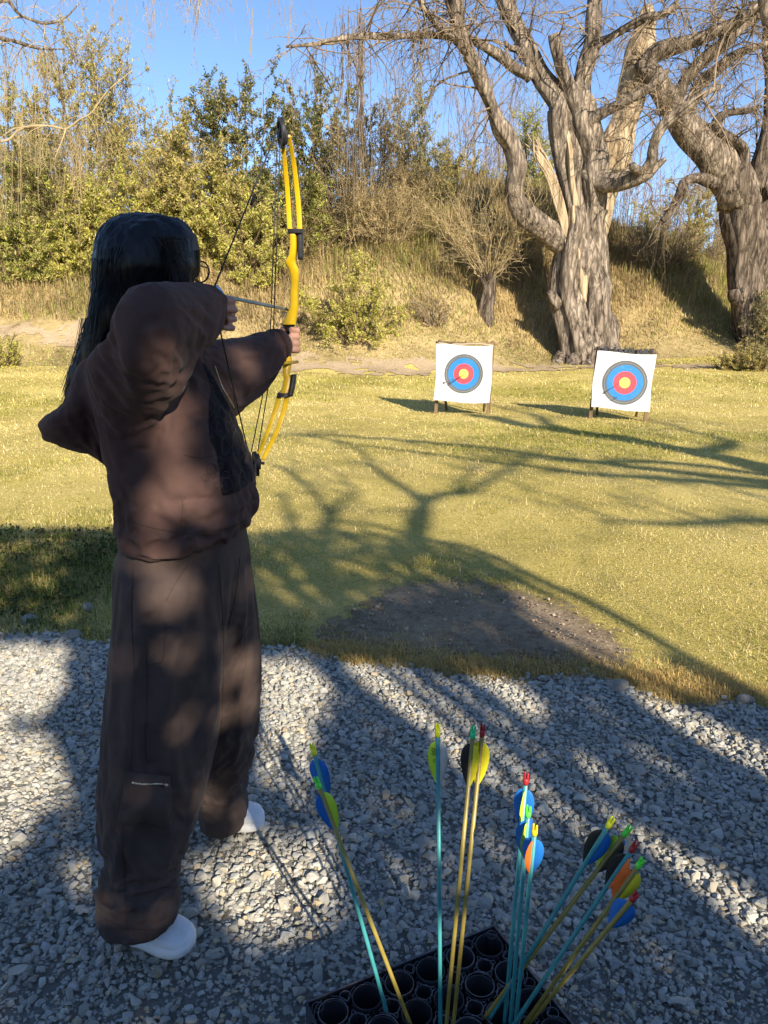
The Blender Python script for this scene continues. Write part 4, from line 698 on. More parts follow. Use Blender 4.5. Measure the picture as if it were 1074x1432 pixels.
for u, v in small: q_ = .0112 if (u < .014 or v < .014 or u > L1-.014 or v > L2_-.014) else .0172; lip.tube([CR(u+q_*math.cos(t), v+q_*math.sin(t), ZT-.002) for t in ra], .0008, 5, cap=False)
for u, v in big:
    for k in range(4): a0 = k*math.pi/2+.28; lip.tube([CR(u+.0365*math.cos(t), v+.0365*math.sin(t), ZT-.0026) for t in np.linspace(a0, a0+math.pi/2-.56, 7)], .0009, 5)
lip.tube([CR(*q_, ZT+.001) for q_ in ((-.004, -.004), (L1+.004, -.004))], .0016, 5); lip.tube([CR(*q_, ZT+.001) for q_ in ((-.004, -.004), (-.004, L2_+.004))], .0016, 5)
M['rim'] = noisemat('plastic_rim_highlight', (.05, .05, .06), (.16, .155, .17), 60, .4, .1, 200, spec=.5); lip.build('cell_rims', M['rim'], crate, org=cb)  # edge highlights put into the colour as paler plastic on the cell rims
tubes_m.build('cell_tubes', M['black_plastic'], crate, org=cb)
web = MB()
def plate(u0, v0, u1, v1, z0, z1, th=.0009):
    d = np.array([u1-u0, v1-v0]); d /= np.linalg.norm(d); p = np.array([-d[1], d[0]])*th; V = [CR(u0+s*p[0], v0+s*p[1], z) if e == 0 else CR(u1+s*p[0], v1+s*p[1], z) for z in (z0, z1) for e, s in ((0, -1), (0, 1), (1, 1), (1, -1))]
    web.add(V, [[0, 1, 2, 3], [7, 6, 5, 4], [0, 4, 5, 1], [1, 5, 6, 2], [2, 6, 7, 3], [3, 7, 4, 0]])
for (u, v) in big:
    for k in range(8):
        a = k*math.pi/4; l_ = .0385 if k % 2 == 0 else .0365; plate(u+.0302*math.cos(a), v+.0302*math.sin(a), u+l_*math.cos(a), v+l_*math.sin(a), .03, ZT-.004)
    for k in range(4):                                           # curved petals between neighbouring cells
        a0 = k*math.pi/2+.28; a1 = a0+math.pi/2-.56; tt = np.linspace(a0, a1, 6)
        for t0_, t1_ in zip(tt[:-1], tt[1:]): plate(u+.0365*math.cos(t0_), v+.0365*math.sin(t0_), u+.0365*math.cos(t1_), v+.0365*math.sin(t1_), .03, ZT-.003, .0008)
web.build('cell_webs', M['black_plastic'], crate, False, org=cb)
wall = MB(); keep = web; web = wall
for (a, b_) in (((-.004, -.004), (L1+.004, -.004)), ((L1+.004, -.004), (L1+.004, L2_+.004)), ((L1+.004, L2_+.004), (-.004, L2_+.004)), ((-.004, L2_+.004), (-.004, -.004))):
    plate(*a, *b_, .02, ZT-.002, .0016); plate(*a, *b_, ZT-.002, ZT+.001, .0030)
    for t in np.linspace(.08, .92, 7): u, v = a[0]+(b_[0]-a[0])*t, a[1]+(b_[1]-a[1])*t; q = np.array([b_[1]-a[1], a[0]-b_[0]]); q = q/np.linalg.norm(q)*.006; plate(u, v, u+q[0], v+q[1], .02, ZT-.006, .0015)
o = wall.build('outer_frame', M['black_plastic'], crate, False, org=cb)
web = MB(); plate(0, L2_/2, L1, L2_/2, .02, .026, L2_/2-.001); web.build('bottom_plate', M['black_plastic'], crate, False, org=cb)
# ---- arrows
def tube_mat(n, a, b, rough=.35): M[n] = noisemat(n, a, b, 30, rough, .04, 200, spec=.45); return M[n]
tube_mat('teal_shaft', (.035, .22, .24), (.06, .30, .31)); tube_mat('gold_shaft', (.22, .17, .035), (.32, .25, .06)); tube_mat('olive_shaft', (.27, .31, .28), (.36, .40, .36))
tube_mat('vane_blue', (.012, .13, .50), (.02, .18, .60), .45); tube_mat('vane_lime', (.50, .74, .03), (.58, .82, .06), .45); tube_mat('vane_yellow', (.78, .70, .02), (.85, .78, .04), .45); tube_mat('vane_black', (.012, .012, .012), (.022, .02, .02), .5)
tube_mat('vane_orange', (.75, .13, .02), (.85, .18, .03), .45); tube_mat('vane_white', (.60, .57, .50), (.70, .67, .60), .5); tube_mat('vane_sky', (.16, .42, .68), (.22, .50, .75), .45)
tube_mat('nock_yellow', (.80, .80, .02), (.85, .85, .03)); tube_mat('nock_green', (.10, .80, .06), (.14, .86, .08)); tube_mat('nock_emerald', (.02, .62, .22), (.03, .7, .26)); tube_mat('nock_red', (.33, .02, .03), (.42, .03, .035)); tube_mat('nock_gold', (.80, .58, .02), (.85, .62, .03)); tube_mat('ink', (.02, .02, .02), (.03, .03, .03))
def vane(mb, nock, d, e, s, L, H, s0):
    k = 18; t = np.linspace(0, 1, k); hgt = H*np.clip(np.where(t < .3, np.sqrt(np.clip(1-((.3-t)/.31)**2, 0, 1)), np.cos((t-.3)/.7*math.pi/2)**.9), .02, 1)
    th = .0007; V = []
    for sg in (-1, 1):
        for q, h_ in zip(t, hgt): V.append(nock+d*(s0+L*q)+e*.0030+s*th*sg)
        for q, h_ in zip(t, hgt): V.append(nock+d*(s0+L*q)+e*(.0034+h_)+s*(th*.35*sg+.0025*math.sin(q*3)))
    V = np.array(V); i = np.arange(k-1); m = 2*k
    mb.add(V, np.concatenate([np.stack([i, i+1, i+k+1, i+k], 1), np.stack([m+i+k, m+i+k+1, m+i+1, m+i], 1), np.stack([i+k, i+k+1, m+i+k+1, m+i+k], 1)]))
def arrow(nock, tip, shaft, vanes, nockm, label, group='arrows standing in the black tray', rot=None, mark=None, visible_dir=None, rad=.0038, vl=.082, vh=.0135, end=None):
    nock = np.asarray(nock, float); tip = np.asarray(tip, float); d = (tip-nock)/np.linalg.norm(tip-nock); root = empty('arrow', tuple(nock), label, 'arrow', group); ob = nock
    view = nock-np.array([0, 0, CAMH]); view /= np.linalg.norm(view); rgt = np.cross(d, view); rgt = -rgt if rgt[0] < 0 else rgt; rgt /= np.linalg.norm(rgt); bk = np.cross(rgt, d); bk = -bk if np.dot(bk, view) > 0 else bk   # bk points to the viewer
    mb = MB(); L = np.linalg.norm(tip-nock); mb.tube([nock+d*.010, nock+d*(L-.02), tip], [rad, rad, rad*.35], 14); mb.build('shaft', M[shaft], root, org=ob)
    nb = MB(); nb.tube([nock+d*.016, nock+d*.012, nock+d*.004, nock+d*.003], [rad*1.02, rad*1.25, rad*1.22, rad*.7], 14)
    pr = rgt*math.cos(rot or .4)+bk*math.sin(rot or .4)
    for sg in (-1, 1): nb.tube([nock+d*.008+pr*sg*.0016, nock+d*.001+pr*sg*.0024, nock-d*.007+pr*sg*.0027, nock-d*.0085+pr*sg*.0022], [.0030, .0024, .0018, .0010], 8)
    nb.build('nock', M[nockm], root, org=ob)
    for vm, ang in vanes:
        a = math.radians(ang); e = rgt*math.cos(a)+bk*math.sin(a); s = np.cross(d, e); vb = MB(); vane(vb, nock, d, e, s, vl, vh, .026); o = vb.build('vane', M[vm], root, org=ob); o['label'] = vm.replace('vane_', '')+' plastic vane'
        if mark and mark[0] == vm:
            ib = MB()
            if mark[1] == 'rings':
                for q in (.040, .047):
                    for t in np.arange(10): 
                        c_ = nock+d*(q+.0028*math.cos(t*.628))+e*(.0075+.0026*math.sin(t*.628))+bk*.0022; c2 = nock+d*(q+.0028*math.cos((t+1)*.628))+e*(.0075+.0026*math.sin((t+1)*.628))+bk*.0022; ib.tube([c_, c2], .00045, 5)
                for q in range(5): c_ = nock+d*(.058+.0016*q)+e*.006+bk*.0022; ib.tube([c_, c_+e*.002], .0004, 5)
                ib.build('vane_print', M['ink'], o, org=ob)
    return root, d, rgt, bk
def solve(npx, npy, base, Lv=.50, away=False):                   # nock distance so that the part above the tray has length Lv
    ysx = np.linspace(base[1]-.6, base[1]+.45, 1600); pts = np.array([P(npx, npy, y) for y in ysx]); L = np.linalg.norm(pts-base, axis=1); ok = pts[:, 2] > base[2]+.18
    return pts[np.argmin(np.where(ok, np.abs(L-Lv), 9))]
AR = [((437, 1045), (540, 1412), 'teal_shaft', [('vane_blue', 20), ('vane_blue', 200), ('vane_white', 270)], 'nock_yellow', 'teal arrow leaning left, leftmost nock, yellow tip and blue vanes', .50),
      ((443, 1092), (572, 1428), 'gold_shaft', [('vane_lime', 10), ('vane_blue', 170), ('vane_white', 270)], 'nock_green', 'gold arrow leaning left with a lime vane, blue vane and green nock', .46),
      ((612, 1018), (616, 1432), 'teal_shaft', [('vane_lime', 172), ('vane_white', 8), ('vane_lime', 270)], 'nock_yellow', 'upright teal arrow with one lime vane, one pale vane and yellow nock', .53),
      ((662, 1021), (624, 1432), 'gold_shaft', [('vane_black', 175), ('vane_yellow', 30), ('vane_black', 270)], 'nock_emerald', 'upright gold arrow with black vane and emerald nock', .53),
      ((675, 1018), (634, 1432), 'gold_shaft', [('vane_yellow', 165), ('vane_yellow', 15), ('vane_black', 270)], 'nock_red', 'upright gold arrow with two yellow vanes and dark red nock', .53),
      ((736, 1086), (706, 1425), 'teal_shaft', [('vane_blue', 175), ('vane_blue', 10), ('vane_lime', 100)], 'nock_red', 'teal arrow with blue vanes and red nock, tallest of the middle bundle', .48),
      ((739, 1132), (714, 1428), 'teal_shaft', [('vane_blue', 170), ('vane_blue', 300), ('vane_lime', 110)], 'nock_green', 'teal arrow with green nock in the middle of the blue vaned bundle', .46),
      ((748, 1158), (721, 1432), 'teal_shaft', [('vane_blue', 190), ('vane_blue', 355), ('vane_orange', 120)], 'nock_gold', 'teal arrow with orange edge vane and golden nock', .46),
      ((855, 1148), (686, 1422), 'teal_shaft', [('vane_black', 165), ('vane_blue', 350), ('vane_black', 270)], 'nock_yellow', 'teal arrow leaning right with black and blue vanes and yellow nock', .47),
      ((879, 1160), (680, 1420), 'gold_shaft', [('vane_lime', 190), ('vane_blue', 300), ('vane_black', 20)], 'nock_green', 'gold arrow leaning right with lime vane, second of the right bundle', .47),
      ((888, 1182), (716, 1436), 'teal_shaft', [('vane_black', 160), ('vane_orange', 40), ('vane_black', 280)], 'nock_red', 'teal arrow leaning right with big black vane, orange vane and red nock', .46),
      ((897, 1205), (735, 1430), 'gold_shaft', [('vane_yellow', 350), ('vane_orange', 150), ('vane_black', 280)], 'nock_green', 'gold arrow leaning right with a bright yellow vane and green nock', .45),
      ((889, 1252), (742, 1428), 'gold_shaft', [('vane_blue', 175), ('vane_blue', 350), ('vane_blue', 270)], 'nock_red', 'rightmost low gold arrow with wide blue vanes and red nock', .43)]
for (np_, bp_, sh_, vs_, nk_, lb, Lv) in AR:
    base = PZ(*bp_, ZT); n_ = solve(*np_, base, Lv+.115); d = (base-n_)/np.linalg.norm(base-n_); tip = base+d*min(.12, (ZT-.035)/max(.2, -d[2]))
    arrow(n_, tip, sh_, vs_, nk_, lb, mark=('vane_lime', 'rings') if np_[0] == 612 else None)
# small litter lying on the gravel
for px, py, ln_, wd_, rz, col_, lb, nm in [(24, 1358, .022, .013, .5, (.62, .58, .48), 'pale dry leaf lying on the gravel at lower left', 'dry_leaf'), (868, 1388, .012, .009, 1.4, (.40, .42, .44), 'small light flake on the gravel right of the tray', 'dry_leaf')]:
    g = PZ(px, py, .03); mb = MB(); k = 9; t = np.linspace(-1, 1, k); V = np.concatenate([[[x*ln_, s*wd_*(1-x*x)**.7, .004*s*s+.004*x*x] for x in t] for s in (-1, 0, 1)]); mb.add(V, tubequads(3, k)[np.tile(np.arange(k) < k-1, 2)]); o = mb.build(nm, noisemat(nm, tuple(.8*c for c in col_), col_, 40, .8, .2)); o.location = g; o.rotation_euler = (0, .1, rz); sd = o.modifiers.new('s', 'SOLIDIFY'); sd.thickness = .0012; setp(o, lb, 'leaf')
# ================================================================ ARCHER
from mathutils.bvhtree import BVHTree
def clothmat(name, c1, c2, rough=.92, weave=900, sheen=.04):
    m, nt, b = newmat(name); l = nt.links.new; tc = N(nt, 'ShaderNodeTexCoord')
    n1 = N(nt, 'ShaderNodeTexNoise'); n1.inputs['Scale'].default_value = 7; n1.inputs['Detail'].default_value = 7; n1.inputs['Roughness'].default_value = .6; l(tc.outputs['Object'], n1.inputs['Vector'])
    cr = N(nt, 'ShaderNodeValToRGB'); e = cr.color_ramp.elements; e[0].position = .3; e[1].position = .72; e[0].color = (*c1, 1); e[1].color = (*c2, 1); l(n1.outputs['Fac'], cr.inputs['Fac']); l(cr.outputs[0], b.inputs['Base Color'])
    b.inputs['Roughness'].default_value = rough; b.inputs['Specular IOR Level'].default_value = .15; b.inputs['Sheen Weight'].default_value = sheen; b.inputs['Sheen Roughness'].default_value = .45
    n2 = N(nt, 'ShaderNodeTexNoise'); n2.inputs['Scale'].default_value = weave*.25; n2.inputs['Detail'].default_value = 3; l(tc.outputs['Object'], n2.inputs['Vector'])
    n3 = N(nt, 'ShaderNodeTexNoise'); n3.inputs['Scale'].default_value = 26; n3.inputs['Detail'].default_value = 5; l(tc.outputs['Object'], n3.inputs['Vector'])
    b1 = N(nt, 'ShaderNodeBump'); b1.inputs['Strength'].default_value = .35; b1.inputs['Distance'].default_value = .001; l(n2.outputs['Fac'], b1.inputs['Height'])
    b2 = N(nt, 'ShaderNodeBump'); b2.inputs['Strength'].default_value = .35; b2.inputs['Distance'].default_value = .006; l(n3.outputs['Fac'], b2.inputs['Height']); l(b1.outputs[0], b2.inputs['Normal']); l(b2.outputs[0], b.inputs['Normal'])
    return m
M['hoodie'] = clothmat('brown_hoodie', (.058, .033, .029), (.096, .056, .048)); M['denim'] = clothmat('brown_denim', (.048, .035, .034), (.100, .070, .057), .9, 1400, .04)
M['panel'] = clothmat('black_print', (.008, .007, .009), (.020, .017, .018)); M['seam'] = clothmat('stitching', (.050, .032, .026), (.085, .056, .044))
m, nt, b = newmat('black_hair'); tc = N(nt, 'ShaderNodeTexCoord'); mp = N(nt, 'ShaderNodeMapping'); mp.inputs['Scale'].default_value = (1, 1, .03); n1 = N(nt, 'ShaderNodeTexNoise'); n1.inputs['Scale'].default_value = 320; n1.inputs['Detail'].default_value = 3
nt.links.new(tc.outputs['Object'], mp.inputs['Vector']); nt.links.new(mp.outputs[0], n1.inputs['Vector']); bp = N(nt, 'ShaderNodeBump'); bp.inputs['Strength'].default_value = .5; bp.inputs['Distance'].default_value = .002; nt.links.new(n1.outputs['Fac'], bp.inputs['Height']); nt.links.new(bp.outputs[0], b.inputs['Normal'])
b.inputs['Base Color'].default_value = (.006, .006, .008, 1); b.inputs['Roughness'].default_value = .42; b.inputs['Specular IOR Level'].default_value = .3; b.inputs['Anisotropic'].default_value = .6; M['hair'] = m
pbase = np.array([-.49, 1.61, .02]); person = empty('person', tuple(pbase), 'archer in a baggy brown hoodie and wide trousers drawing a yellow bow', 'person')
def RG(l, r_, py, y, hd, sk=0): c = P((l+r_)/2, py, y); return (c, np.array([(r_-l)/2*mpp(py, y), sk*hd, 0]), np.array([0, hd, 0]))
def tubepx(mb, rows, n=20, k=None, flat=1.0):                   # rows: px, py, y, radius in metres
    q = np.array([[*P(a, b_, c_), r_] for a, b_, c_, r_ in rows]); s = spline(q, k or len(rows)*5); mb.tube(s[:, :3], s[:, 3], n); return s
# ---- body: one continuous skin (mostly under the clothes)
bm_ = MB()
bm_.loft([RG(205, 320, 830, 1.62, .13), RG(205, 318, 790, 1.62, .15), RG(215, 312, 740, 1.62, .14), RG(220, 308, 690, 1.62, .125), RG(205, 308, 620, 1.61, .14), RG(190, 290, 560, 1.60, .16), RG(178, 268, 510, 1.59, .17), RG(180, 245, 475, 1.585, .10), RG(188, 236, 455, 1.58, .05)], 28)
tubepx(bm_, [(212, 480, 1.585, .055), (210, 450, 1.58, .05), (214, 425, 1.575, .052)])
hc = P(208, 378, 1.565); fd = np.array([math.sin(math.radians(38)), math.cos(math.radians(38)), -.05]); fd /= np.linalg.norm(fd); fr = np.cross(fd, [0, 0, 1.]); fr /= np.linalg.norm(fr); fu = np.cross(fr, fd)
def HD(f, r_, u): return hc+fd*f+fr*r_+fu*u
bm_.loft([(HD(.005-.012, 0, z), fr*w_, fd*dd) for z, w_, dd in [(.094, .01, .01), (.089, .036, .043), (.072, .058, .072), (.042, .070, .087), (.005, .072, .090), (-.03, .068, .086)]]+[(HD(.012, 0, -.065), fr*.060, fd*.078), (HD(.028, 0, -.095), fr*.045, fd*.058), (HD(.045, 0, -.112), fr*.026, fd*.030), (HD(.05, 0, -.118), fr*.010, fd*.012)], 28)
nose = [(HD(.082, 0, .012), .006), (HD(.092, 0, -.006), .008), (HD(.102, 0, -.026), .011), (HD(.090, 0, -.038), .009)]; bm_.tube([q[0] for q in nose], [q[1] for q in nose], 12)
for s_ in (-1, 1): bm_.ellipsoid(HD(.091, s_*.010, -.034), (.008, .008, .007)); bm_.ellipsoid(HD(-.008, s_*.076, -.012), (.010, .016, .028)); bm_.ellipsoid(HD(.070, s_*.035, -.035), (.020, .020, .018))
bm_.tube([HD(.077, -.024, -.062), HD(.086, 0, -.060), HD(.077, .024, -.062)], [.004, .0065, .004], 10); bm_.tube([HD(.076, -.020, -.070), HD(.084, 0, -.071), HD(.076, .020, -.070)], [.004, .007, .004], 10)
for s_ in (-1, 1): bm_.tube([HD(.072, s_*.048, .030), HD(.082, s_*.030, .036), HD(.083, s_*.012, .030)], [.004, .006, .005], 8)
# arms
tubepx(bm_, [(205, 520, 1.50, .046), (200, 508, 1.42, .044), (203, 478, 1.335, .037), (205, 444, 1.27, .038), (238, 434, 1.37, .038), (276, 427, 1.49, .031), (296, 428, 1.555, .025)])
tubepx(bm_, [(240, 520, 1.72, .055), (290, 512, 1.82, .048), (330, 502, 1.93, .040), (365, 490, 2.03, .034), (392, 480, 2.105, .025)])
# draw hand: palm, four hooked fingers on the string, thumb under the jaw
w0 = P(294, 431, 1.55); kn = P(302, 434, 1.600); bm_.tube([w0, (w0+kn)/2, kn], [.024, .027, .020], 16)
for k_, (dz, ln_, cur) in enumerate([(.020, 1.0, 1), (.004, 1.08, 1), (-.013, 1.0, 1), (-.029, .8, 1.2)]):
    a0 = kn+np.array([.006, .004, dz*1.12]); a1 = a0+np.array([.026, .018, -.001])*ln_; a2 = a1+np.array([.006, -.014, -.002])*cur; a3 = a2+np.array([-.016, -.012, 0])*cur; bm_.tube([a0-np.array([.010, .014, 0]), a0, a1, a2, a3], [.0088, .0086, .0080, .0076, .006], 12)
th = w0+np.array([-.004, .012, -.014]); bm_.tube([th, th+np.array([-.006, .024, -.012]), th+np.array([-.002, .046, -.010]), th+np.array([.006, .056, -.004])], [.012, .0105, .0095, .0065], 12)
# bow hand: palm behind the grip, fingers closed round it, thumb on the other side
GY = 2.16; w1 = P(391, 479, 2.10); pm_ = P(401, 480, 2.135); bm_.tube([w1, (w1+pm_)/2, pm_], [.025, .028, .022], 16)
for k_, (dy, ln_) in enumerate([(461, 1.0), (470.5, .98), (480, .92), (489, .82)]):
    a0 = P(406, dy, 2.128); a1 = P(416, dy+1, 2.150); a2 = P(416.5, dy+1.5, 2.182); a3 = P(408, dy+2, 2.198); a4 = P(401, dy+2, 2.193)
    bm_.tube([a0, a1, a2, a2+(a3-a2)*ln_, a2+(a3-a2)*ln_+(a4-a3)*ln_], [.0084, .0083, .0078, .0074, .0058], 12)
bm_.tube([P(396, 472, 2.115), P(393, 465, 2.145), P(396, 461, 2.178), P(402, 462, 2.196)], [.0125, .0110, .0100, .0070], 12)
# legs and feet
tubepx(bm_, [(232, 800, 1.52, .085), (232, 900, 1.50, .075), (226, 1040, 1.47, .055), (212, 1140, 1.44, .05), (203, 1225, 1.425, .036), (203, 1268, 1.42, .030)])
tubepx(bm_, [(292, 800, 1.72, .085), (300, 900, 1.74, .072), (304, 1000, 1.78, .052), (310, 1080, 1.81, .044), (318, 1128, 1.825, .030)])
me = evaluated(bm_, .0034, 2, 'body'); body = link('body', me, M['skin'], person, org=pbase)
for s_ in (-1, 1):
    e = MB(); e.ellipsoid(HD(.076, s_*.031, .008), (.0115, .0115, .0115), 16, 12); e.build('eye', noisemat('eye', (.55, .53, .50), (.62, .6, .58), 20, .2, 0), person, org=pbase); e = MB(); e.ellipsoid(HD(.084, s_*.031, .008), (.0052, .0052, .0052), 12, 8); e.build('iris', M['glasses'], person, org=pbase)
# ---- hair
hb = MB()
hb.loft([RG(193, 222, 301, 1.56, .02), RG(165, 250, 306, 1.56, .062), RG(149, 264, 316, 1.56, .088), RG(141, 273, 330, 1.555, .103), RG(137, 278, 346, 1.55, .112), RG(135, 279, 362, 1.545, .114), RG(135, 278, 378, 1.54, .110), RG(134, 268, 395, 1.535, .098), RG(132, 252, 415, 1.53, .085), RG(128, 232, 440, 1.525, .078), RG(122, 210, 470, 1.53, .075), RG(111, 190, 497, 1.54, .07), RG(98, 172, 525, 1.55, .06), RG(92, 150, 545, 1.56, .045), RG(92, 132, 556, 1.56, .03)], 40)
me = evaluated(hb, .0042, 4, 'hair'); displace(me, lambda co, no: nz(co, (45, 45, 1.6))*.005+nz(co, (110, 110, 2.0), 5)*.0025+nz(co, (230, 230, 3), 9)*.0012)
hair = link('hair', me, M['hair'], person, org=pbase)
st = MB(); r = np.random.default_rng(8)
def strand(px0, py0, y0, px1, py1, y1, n_, spread): 
    for _ in range(n_):
        a = np.array([px0+r.normal(0, spread), py0, y0+r.normal(0, .02)]); b_ = np.array([px1+r.normal(0, spread*1.2), py1+r.normal(0, 9), y1+r.normal(0, .02)]); t = np.linspace(0, 1, 7)[:, None]; q = a*(1-t)+b_*t; q[:, 0] += np.sin(t[:, 0]*3+r.uniform(0, 6))*1.5
        st.tubes(np.array([[P(*v) for v in q]]), np.linspace(.0006, .0003, 7)[None], 3)
strand(128, 445, 1.50, 97, 552, 1.53, 200, 5); strand(150, 460, 1.46, 118, 560, 1.50, 120, 7); strand(138, 350, 1.50, 129, 470, 1.49, 110, 2.5); strand(276, 350, 1.545, 276, 392, 1.55, 30, 1.6); 
strand(140, 360, 1.47, 126, 480, 1.46, 140, 6); strand(165, 345, 1.455, 150, 430, 1.44, 140, 12); strand(235, 330, 1.45, 252, 390, 1.46, 140, 11)
st.build('flyaway_hair', M['hair'], hair, org=pbase)
# ---- cloth settles over the body: extra fabric, gravity and the body below make the folds
coarse = bpy.data.objects.new('coarse', evaluated(bm_, .011, 1, 'coarse')); COL.objects.link(coarse); coarse.modifiers.new('collision', 'COLLISION'); coarse.collision.thickness_outer = .006; coarse.collision.cloth_friction = 12
def drape(me, pinfn, extra, frames, bend=.6, mass=.25):
    o = bpy.data.objects.new('drape', me); COL.objects.link(o); n = len(me.vertices); cv = np.empty(n*3, np.float32); me.vertices.foreach_get('co', cv); cv = cv.reshape(-1, 3)
    vg = o.vertex_groups.new(name='pin'); w = pinfn(cv); lv = np.round(np.clip(w, 0, 1), 2)
    for q in np.unique(lv):
        if q > 0: vg.add(np.where(lv == q)[0].tolist(), float(q), 'REPLACE')
    c = o.modifiers.new('cloth', 'CLOTH'); t = c.settings; t.quality = 6; t.mass = mass; t.tension_stiffness = 18; t.compression_stiffness = 6; t.shear_stiffness = 4; t.bending_stiffness = bend; t.air_damping = 3
    t.tension_damping = 12; t.compression_damping = 12; t.vertex_group_mass = 'pin'; t.pin_stiffness = 1.0; t.shrink_min = -extra; t.shrink_max = -extra
    c.collision_settings.use_collision = True; c.collision_settings.distance_min = .006; c.collision_settings.use_self_collision = True; c.collision_settings.self_distance_min = .004; c.collision_settings.collision_quality = 2
    c.point_cache.frame_start = 1; c.point_cache.frame_end = frames
    for f in range(1, frames+1): S.frame_set(f)
    dg = bpy.context.evaluated_depsgraph_get(); new = bpy.data.meshes.new_from_object(o.evaluated_get(dg), depsgraph=dg); bpy.data.objects.remove(o); S.frame_set(1)
    o = bpy.data.objects.new('sub', new); COL.objects.link(o); q = o.modifiers.new('s', 'SUBSURF'); q.levels = 1; q.render_levels = 1; q = o.modifiers.new('m', 'SMOOTH'); q.iterations = 2
    bpy.context.view_layer.update(); dg = bpy.context.evaluated_depsgraph_get(); out = bpy.data.meshes.new_from_object(o.evaluated_get(dg), depsgraph=dg); bpy.data.objects.remove(o); return out
# ---- hoodie
hd_ = MB()
hd_.loft([RG(200, 326, 752, 1.62, .165), RG(186, 338, 746, 1.62, .19), RG(178, 346, 733, 1.62, .208), RG(174, 351, 718, 1.62, .220), RG(170, 355, 700, 1.62, .226), RG(170, 354, 680, 1.62, .222), RG(176, 349, 655, 1.62, .212), RG(180, 344, 620, 1.615, .205), RG(174, 335, 585, 1.61, .205), RG(164, 322, 550, 1.60, .205), RG(152, 304, 515, 1.59, .20), RG(146, 284, 485, 1.585, .175), RG(158, 264, 462, 1.58, .12), RG(178, 246, 447, 1.58, .07)], 36, power=2.25)
tubepx(hd_, [(206, 552, 1.52, .084), (186, 535, 1.45, .084), (184, 505, 1.37, .076), (192, 478, 1.305, .068), (206, 460, 1.265, .063), (234, 447, 1.33, .062), (262, 438, 1.42, .058), (282, 430, 1.49, .050), (300, 424, 1.553, .038)])
tubepx(hd_, [(204, 592, 1.46, .010), (208, 572, 1.43, .024), (222, 535, 1.38, .038), (246, 492, 1.35, .040), (270, 462, 1.40, .034)])                      # loose drape under the raised arm
tubepx(hd_, [(236, 535, 1.70, .105), (272, 520, 1.78, .098), (305, 512, 1.86, .086), (340, 503, 1.95, .074), (368, 492, 2.03, .062), (384, 484, 2.075, .052), (394, 479, 2.10, .042)])
# hood hanging on the back
hd_.loft([RG(150, 215, 478, 1.60, .10), RG(126, 200, 500, 1.585, .13), RG(116, 190, 520, 1.575, .140), RG(114, 185, 542, 1.57, .145), RG(106, 182, 558, 1.57, .145), RG(86, 180, 571, 1.57, .138), RG(66, 178, 582, 1.57, .128), RG(60, 178, 594, 1.57, .115), RG(66, 178, 608, 1.575, .098), RG(94, 178, 622, 1.58, .075), RG(132, 178, 634, 1.585, .045)], 32)
tubepx(hd_, [(120, 505, 1.47, .013), (120, 540, 1.45, .014), (106, 575, 1.46, .014), (80, 597, 1.50, .014), (72, 600, 1.58, .014)])       # rolled hood rim
tubepx(hd_, [(168, 422, 1.28, .010), (178, 405, 1.265, .012), (188, 399, 1.255, .009), (198, 397, 1.25, .013), (208, 399, 1.25, .010), (220, 397, 1.27, .013), (236, 399, 1.30, .010), (256, 401, 1.37, .012)])                     # bunched elbow
hme = evaluated(hd_, .0105, 3, 'hoodie')
sh0 = P(205, 530, 1.44); el = P(206, 446, 1.235); wr = P(299, 424, 1.553); wl = P(392, 480, 2.098); zh = P(260, 748, 1.62)[2]
def hoodpin(co):
    x, y, z = co.T; w = .02+.16*sst(-.42, -.34, x)*sst(1.36, 1.28, z)*(y > 1.3)*(y < 1.75); px, py = proj(co); w = np.maximum(w, .05*(z < 1.3))
    w = np.maximum(w, .55*sst(150, 120, px)*(py > 490)*(z > 1.0)); w = np.maximum(w, .8*np.exp(-(np.linalg.norm(co-wr, axis=1)/.035)**2)); w = np.maximum(w, .8*np.exp(-(np.linalg.norm(co-wl, axis=1)/.035)**2))
    w = np.maximum(w, .35*np.exp(-((z-zh)/.022)**2)*(np.abs(y-1.62) < .3)); w = np.maximum(w, .30*np.exp(-(np.linalg.norm(co-el, axis=1)/.08)**2)); return w
hme = drape(hme, hoodpin, .10, 23)
hme.materials.append(M['hoodie'])
n = len(hme.vertices); cv = np.empty(n*3, np.float32); hme.vertices.foreach_get('co', cv); cv = cv.reshape(-1, 3)
pz_ = [P(a, b_, 1.48) for a, b_ in [(268, 492), (276, 508), (288, 540), (299, 580), (306, 620), (312, 660), (322, 694)]]; pz_ = np.array(sorted([(p[2], p[0]) for p in pz_]))
xv = np.interp(cv[:, 2], pz_[:, 0], pz_[:, 1])+.004*np.sin(cv[:, 2]*40); sd_ = np.minimum(cv[:, 0]-xv+.012, np.minimum(cv[:, 2]-pz_[0, 0], pz_[-1, 0]+.03-cv[:, 2])); sd_ = np.minimum(sd_, 1.66-cv[:, 1])
sd_ = np.where((cv[:, 2] > 1.14) & (cv[:, 1] < 1.385), -.05, sd_); sd_ = np.where(np.linalg.norm(np.cross(cv-el, (wr-el)/np.linalg.norm(wr-el)), axis=1) < .10, -.05, sd_); sd_ = np.where((cv[:, 2] > 1.30) & (cv[:, 0] < -.375), -.05, sd_)
at_ = hme.attributes.new('panel', 'FLOAT', 'POINT'); at_.data.foreach_set('value', sd_.astype(np.float32)); hme.polygons.foreach_set('use_smooth', np.ones(len(hme.polygons), bool))
